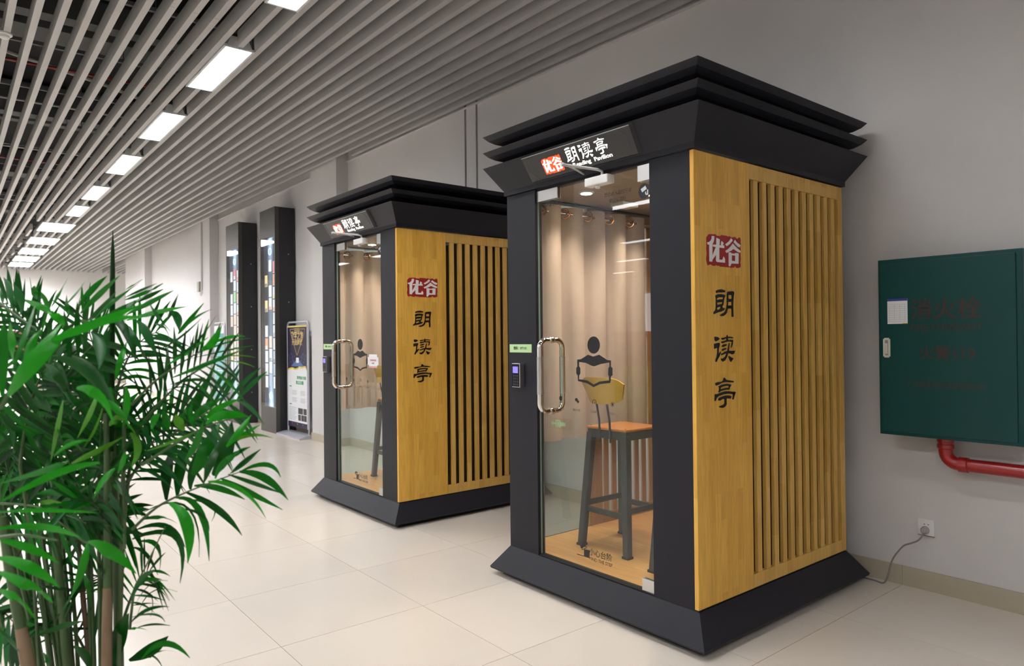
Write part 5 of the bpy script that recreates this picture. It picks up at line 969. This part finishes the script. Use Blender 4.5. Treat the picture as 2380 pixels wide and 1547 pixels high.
flat(sg, [[(-.10, .02), (-.01, .02), (-.01, -.025), (-.10, -.025)]], oo, ux, uy, .001)
flat(sg, [[(.015, .02), (.035, .02), (.055, -.005), (.04, -.012), (.045, -.045), (.03, -.045), (.022, -.018), (.006, -.04), (.0, -.03), (.018, .0)]], oo, ux, uy, .0016)
obj('sign_pictogram', sg, exitg, sn_)
def sofa(loc, label):
    T = thing('armchair', label, 'armchair', loc, 'green armchairs in the open hall'); gm = mat('armchair_green', (.12, .36, .04), .7)
    bx('seat_cushion', (-.36, .36, -.32, .3, .2, .42), gm, T, .04); bx('backrest', (-.40, .40, -.44, -.30, .18, .84), gm, T, .05)
    for s_ in (-1, 1): bx('armrest', (s_ * .44 - .07, s_ * .44 + .07, -.40, .32, .1, .58), gm, T, .04)
    for sx in (-1, 1):
        for sy in (-1, 1): bx('leg', (sx * .38 - .02, sx * .38 + .02, sy * .28 - .02, sy * .28 + .02, 0, .101), stoolm, T)
    return T
s1 = sofa((-7.6, -3.4, 0), 'green armchair in the open hall, seen mirrored in the nearer door'); s2 = copy_tree(s1); s2.location = (-8.9, -3.5, 0); s2['label'] = 'green armchair in the open hall, left of the other one and farther in'
def shelf(loc, label):
    T = thing('bookshelf', label, 'bookshelf', loc, 'brown bookshelves in the open hall'); bm_ = mat('shelf_brown', (.07, .035, .022), .5)
    for s_ in (-1, 1): bx('shelf_side', (s_ * .9 - .015, s_ * .9 + .015, -.16, .16, 0, 1.45), bm_, T)
    for z in (.06, .5, .95, 1.42): bx('shelf_board', (-.885, .885, -.16, .16, z, z + .025), bm_, T)
    bx('shelf_back', (-.885, .885, -.17, -.161, .05, 1.45), bm_, T)
    for z in (.086, .526, .976): 
        bk_ = NB(); x = -.86
        while x < .84: w_ = random.uniform(.02, .045); box(bk_, x, x + w_ - .002, -.12, .1, z, z + random.uniform(.22, .33)); x += w_
        obj('book_row', bk_, mat('spines_%d' % int(z * 10), ((.2, .05, .04), (.12, .13, .2), (.3, .26, .2))[int(z * 2) % 3], .6), T)['kind'] = 'stuff'
    return T
h1 = shelf((-8.2, -5.6, 0), 'brown bookshelf in the open hall, seen mirrored in the nearer door')
for k, x in enumerate((-10.2, -12.2, -14.2, -16.2)): c = copy_tree(h1); c.location = (x, -5.6, 0); c['label'] = 'brown bookshelf in the open hall, number %d in line behind the armchairs' % (k + 2); c['label'] = ('brown bookshelf beside the mirrored one', 'brown bookshelf two along from the mirrored one', 'brown bookshelf three along from the mirrored one', 'brown bookshelf at the far end of the line')[k]

def table(loc, label):
    T = thing('reading_table', label, 'table', loc); bm_ = mat('table_brown', (.09, .05, .032), .4)
    bx('table_top', (-1.1, 1.1, -.4, .4, .64, .675), bm_, T, .004); bx('apron', (-1.0, 1.0, -.33, .33, .58, .639), bm_, T)
    for sx in (-1, 1):
        for sy in (-1, 1): bx('leg', (sx * 1.0 - .03, sx * 1.0 + .03, sy * .33 - .03, sy * .33 + .03, 0, .579), bm_, T)
    return T
table((-12.6, -2.0, 0), 'long brown reading table in the open hall, seen mirrored in the farther door')
def chair(loc, rot, label):
    T = thing('reading_chair', label, 'chair', loc, 'brown chairs at the reading table'); T.rotation_euler.z = rot; cm = mat('chair_brown', (.12, .065, .04), .45)
    bx('seat', (-.2, .2, -.2, .2, .38, .41), cm, T, .008); bk_ = NB(); prism(bk_, [(-.19, .52), (-.205, .84), (-.19, .85), (-.172, .84), (-.17, .52)], 'x', -.19, .19); obj('backrest', bk_, cm, T)
    for sx in (-1, 1):
        for sy in (-1, 1): bx('leg', (sx * .17 - .015, sx * .17 + .015, sy * .17 - .015, sy * .17 + .015, 0, .379 if sy > 0 else .70), cm, T)
    return T
c0 = chair((-13.1, -1.42, 0), pi, 'brown chair at the booth side of the reading table, farther end')
c1 = copy_tree(c0); c1.location = (-12.2, -1.42, 0); c1['label'] = 'brown chair at the booth side of the reading table, nearer end'

# ================================================================== PALM
BZ = Vector((-1.80, .27, 0))
palm = thing('potted_palm', 'large green potted palm filling the left foreground', 'plant', BZ)
leafm = []
for i, c in enumerate(((.003, .13, .003), (.008, .23, .003), (.002, .065, .003), (.06, .22, .012), (.002, .035, .003), (.008, .10, .018))): leafm.append(mat('palm_leaf_%d' % i, c, .4, 0, .3, noise=.25, nscale=14, trans=.3))
stemm = mat('palm_stem', (.05, .095, .03), .45, noise=.35, nscale=12); canem = mat('palm_cane_tan', (.22, .145, .085), .6, noise=.3, nscale=14); canep = mat('palm_cane_brown', (.12, .07, .045), .6, noise=.3, nscale=14)
potm = mat('pot_glaze', (.55, .54, .50), .3)
obj('pot', lathe(NB(), [(.13, 0), (.15, .02), (.20, .33), (.215, .34), (.215, .37), (.195, .37), (.19, .32)], (0, 0, 0), 32), potm, palm, True)
obj('potting_soil', lathe(NB(), [(.188, .305), (.188, .322), (.05, .333)], (0, 0, 0), 24), mat('soil', (.035, .02, .012), .95, noise=.5, nscale=60, bump=1, bscale=90), palm)
def bez(p0, p1, p2, t): return p0 * (1 - t) ** 2 + p1 * 2 * t * (1 - t) + p2 * t * t
def leaflet(bm, base, d, side, L, W, droop, fold=.35, n=7):
    """lance shaped blade with a folded midrib, bending down towards its tip"""
    d = d.normalized(); nrm = d.cross(side).normalized(); side = nrm.cross(d).normalized(); rows = []
    for i in range(n + 1):
        s_ = i / n; wv = W * (.22 + 2.36 * s_) if s_ < .22 else W * (.74 + .26 * sin(min(1, (s_ - .22) / .3) * pi / 2)) if s_ < .5 else W * (1 - ((s_ - .5) / .5) ** 1.7)
        wv = max(wv, .0006) * .5
        c = base + d * (L * s_) - Z3 * (droop * L * s_ ** 2.2) * (1 if d.z > -.6 else .3)
        rows.append([bm.verts.new(c - side * wv + nrm * wv * fold), bm.verts.new(c), bm.verts.new(c + side * wv + nrm * wv * fold)])
    for A, B in zip(rows, rows[1:]):
        bm.faces.new((A[0], A[1], B[1], B[0])); bm.faces.new((A[1], A[2], B[2], B[1]))
    return bm
for i, (a, b, c, r0, r1, k) in enumerate(STEM):
    a, b, c = [Vector(q) - BZ for q in (a, b, c)]; r0 *= .74; r1 *= .74
    c2 = c + (c - b).normalized() * .05; e_ = Vector((c.x * .55, c.y * .55, .325))
    pts = [bez(a, b * 2 - (a + c) / 2, c, t_ / 8) for t_ in range(9)] + [c * .5 + e_ * .5 + Vector((0, 0, .0)), e_]
    rad = [r0 + (r1 - r0) * min(1, t_ / 8) for t_ in range(9)] + [r1, r1 * 1.15]
    for q in (3, 5, 7): rad[q] *= 1.12
    obj('stem', tube(NB(), pts, rad, 10), stemm if k == 1 else stemm if k == 2 else canep, palm, True)
    if k == 2:
        s0 = pts[6]; obj('stem_sheath', tube(NB(), [s0, pts[7], pts[8], pts[9]], [r1 * 1.02, r1 * 1.22, r1 * 1.3, r1 * 1.3], 10), canem, palm, True)
random.seed(5); loose = NB(); nind = 0
for fi, (p0, p1, p2, LL, npair, W, t0) in enumerate(FROND):
    W *= .72; npair = int(npair * 1.15)
    p0, p1, p2 = [Vector(q) - BZ for q in (p0, p1, p2)]
    ctrl = p1 * 2 - (p0 + p2) / 2; ctrl = p1 * .5 + ctrl * .5
    P = [bez(p0, ctrl, p2, i / 14) for i in range(15)]
    foot = Vector((p0.x * .45 + .0, p0.y * .45, .33)); low = p0 * .5 + foot * .5 + Vector((0, 0, .05))
    fr_ = obj('frond', tube(NB(), [foot, low] + P, [.005, .0048] + [.0044 - .0034 * i / 14 for i in range(15)], 6), stemm, palm, True)
    length = sum((P[i + 1] - P[i]).length for i in range(14))
    rnd = Vector((random.uniform(-.3, .3), random.uniform(-.3, .3), random.uniform(-.2, .4)))
    N_ = (Vector((.72, -.62, .12)) + rnd).normalized(); mi = random.choice([0, 2, 4, 2, 5])
    big = fi < 6
    for k in range(npair):
        t_ = t0 + (1 - t0) * (k + .3) / npair; q = bez(p0, ctrl, p2, t_); tg = (bez(p0, ctrl, p2, min(1, t_ + .03)) - bez(p0, ctrl, p2, t_ - .03)).normalized()
        sd_ = tg.cross(N_).normalized(); ang = 1.02 - .55 * (k / npair) ** 1.3
        prof = (.62 + .38 * sin(pi * min(1, (k + 1.2) / npair * .8))) if k < npair - 1 else .72
        for s_ in (-1, 1):
            ln_ = LL * prof * random.uniform(.88, 1.1); aa = ang + random.uniform(-.1, .1)
            d_ = tg * cos(aa) + sd_ * s_ * sin(aa) + N_ * random.uniform(-.05, .22)
            dr = random.uniform(.18, .5) if d_.z < .5 else random.uniform(.02, .18)
            tgt = NB() if (big and nind < 110) else loose
            # blades face the light: the blade lies close to the plane of the frond
            leaflet(tgt, q, d_, N_.cross(d_), ln_, W * random.uniform(.85, 1.15), dr)
            if tgt is not loose:
                for v_ in tgt.verts: pass
                o = obj('leaflet', tgt, leafm[mi if random.random() < .7 else random.choice([0, 2, 5])], fr_, True); nind += 1
# joined remainder: several tones on one mesh
random.seed(9)
for i, m_ in enumerate(leafm): pass
bmesh.ops.recalc_face_normals(loose, faces=loose.faces) if False else None
me = bpy.data.meshes.new('leaflet_mass'); loose.verts.ensure_lookup_table(); loose.faces.ensure_lookup_table()
per_leaf = 14
for k, f_ in enumerate(loose.faces): f_.material_index = [0, 4, 2, 5, 0, 2, 2, 4, 0, 5][((k // per_leaf) * 7 + (k // (per_leaf * 9))) % 10]; f_.smooth = True
loose.to_mesh(me); loose.free()
for m_ in leafm: me.materials.append(m_)
o = bpy.data.objects.new('leaflet_mass', me); col.objects.link(o); o.parent = palm; o['kind'] = 'stuff'
random.seed(21)
for a, b, c, W, tone in BLADE:                                      # the blades in front, each bent and turned as it grows
    a, b, c = [Vector(q) - BZ for q in (a, b, c)]; ct = b * 2 - (a + c) / 2; bm_ = NB(); rows = []; n = 9
    N_ = (Vector((.777, -.629, .05)) + Vector((random.uniform(-.45, .45), random.uniform(-.45, .45), random.uniform(-.35, .35)))).normalized()
    for i in range(n + 1):
        s_ = i / n; p = bez(a, ct, c, s_); tg = (bez(a, ct, c, min(1, s_ + .02)) - bez(a, ct, c, max(0, s_ - .02))).normalized(); sd_ = tg.cross(N_).normalized(); nr = sd_.cross(tg)
        wv = W * (.25 + 2.2 * s_ if s_ < .25 else .8 + .2 * sin((s_ - .25) / .25 * pi / 2) if s_ < .5 else 1 - ((s_ - .5) / .5) ** 1.9); wv = max(wv, .0008) * .58
        rows.append([bm_.verts.new(p - sd_ * wv - nr * wv * .3), bm_.verts.new(p), bm_.verts.new(p + sd_ * wv - nr * wv * .3)])
    for A, B in zip(rows, rows[1:]): bm_.faces.new((A[0], A[1], B[1], B[0])); bm_.faces.new((A[1], A[2], B[2], B[1]))
    obj('leaflet', bm_, leafm[tone], palm, True)
for q in RACHIS:
    q = [Vector(v_) - BZ for v_ in q]; sm = []
    for i in range(3):
        p0, p1, p2, p3 = [q[max(0, min(3, i + k))] for k in (-1, 0, 1, 2)]
        for k in range(5): u = k / 5; sm.append(.5 * ((2 * p1) + (-p0 + p2) * u + (2 * p0 - 5 * p1 + 4 * p2 - p3) * u * u + (-p0 + 3 * p1 - 3 * p2 + p3) * u ** 3))
    sm.append(q[3]); obj('frond', tube(NB(), sm, [.0036 - .0026 * i / 15 for i in range(16)], 6), stemm, palm, True)
sp0 = Vector((-1.823, .294, 1.10)) - BZ; sp1 = Vector((-1.815, .299, 1.604)) - BZ
obj('spear_leaf', tube(NB(), [sp0, sp0 * .6 + sp1 * .4, sp0 * .25 + sp1 * .75, sp0 * .1 + sp1 * .9, sp1], [.0055, .0062, .0060, .0042, .0006], 8), leafm[4], palm, True)

# ================================================================== bring the layout units to metres
done = set()
for o in list(bpy.data.objects):
    if o.type == 'CAMERA': continue
    o.location = o.location * S
    if o.type == 'MESH' and o.data.name not in done: done.add(o.data.name); o.data.transform(Matrix.Scale(S, 4))
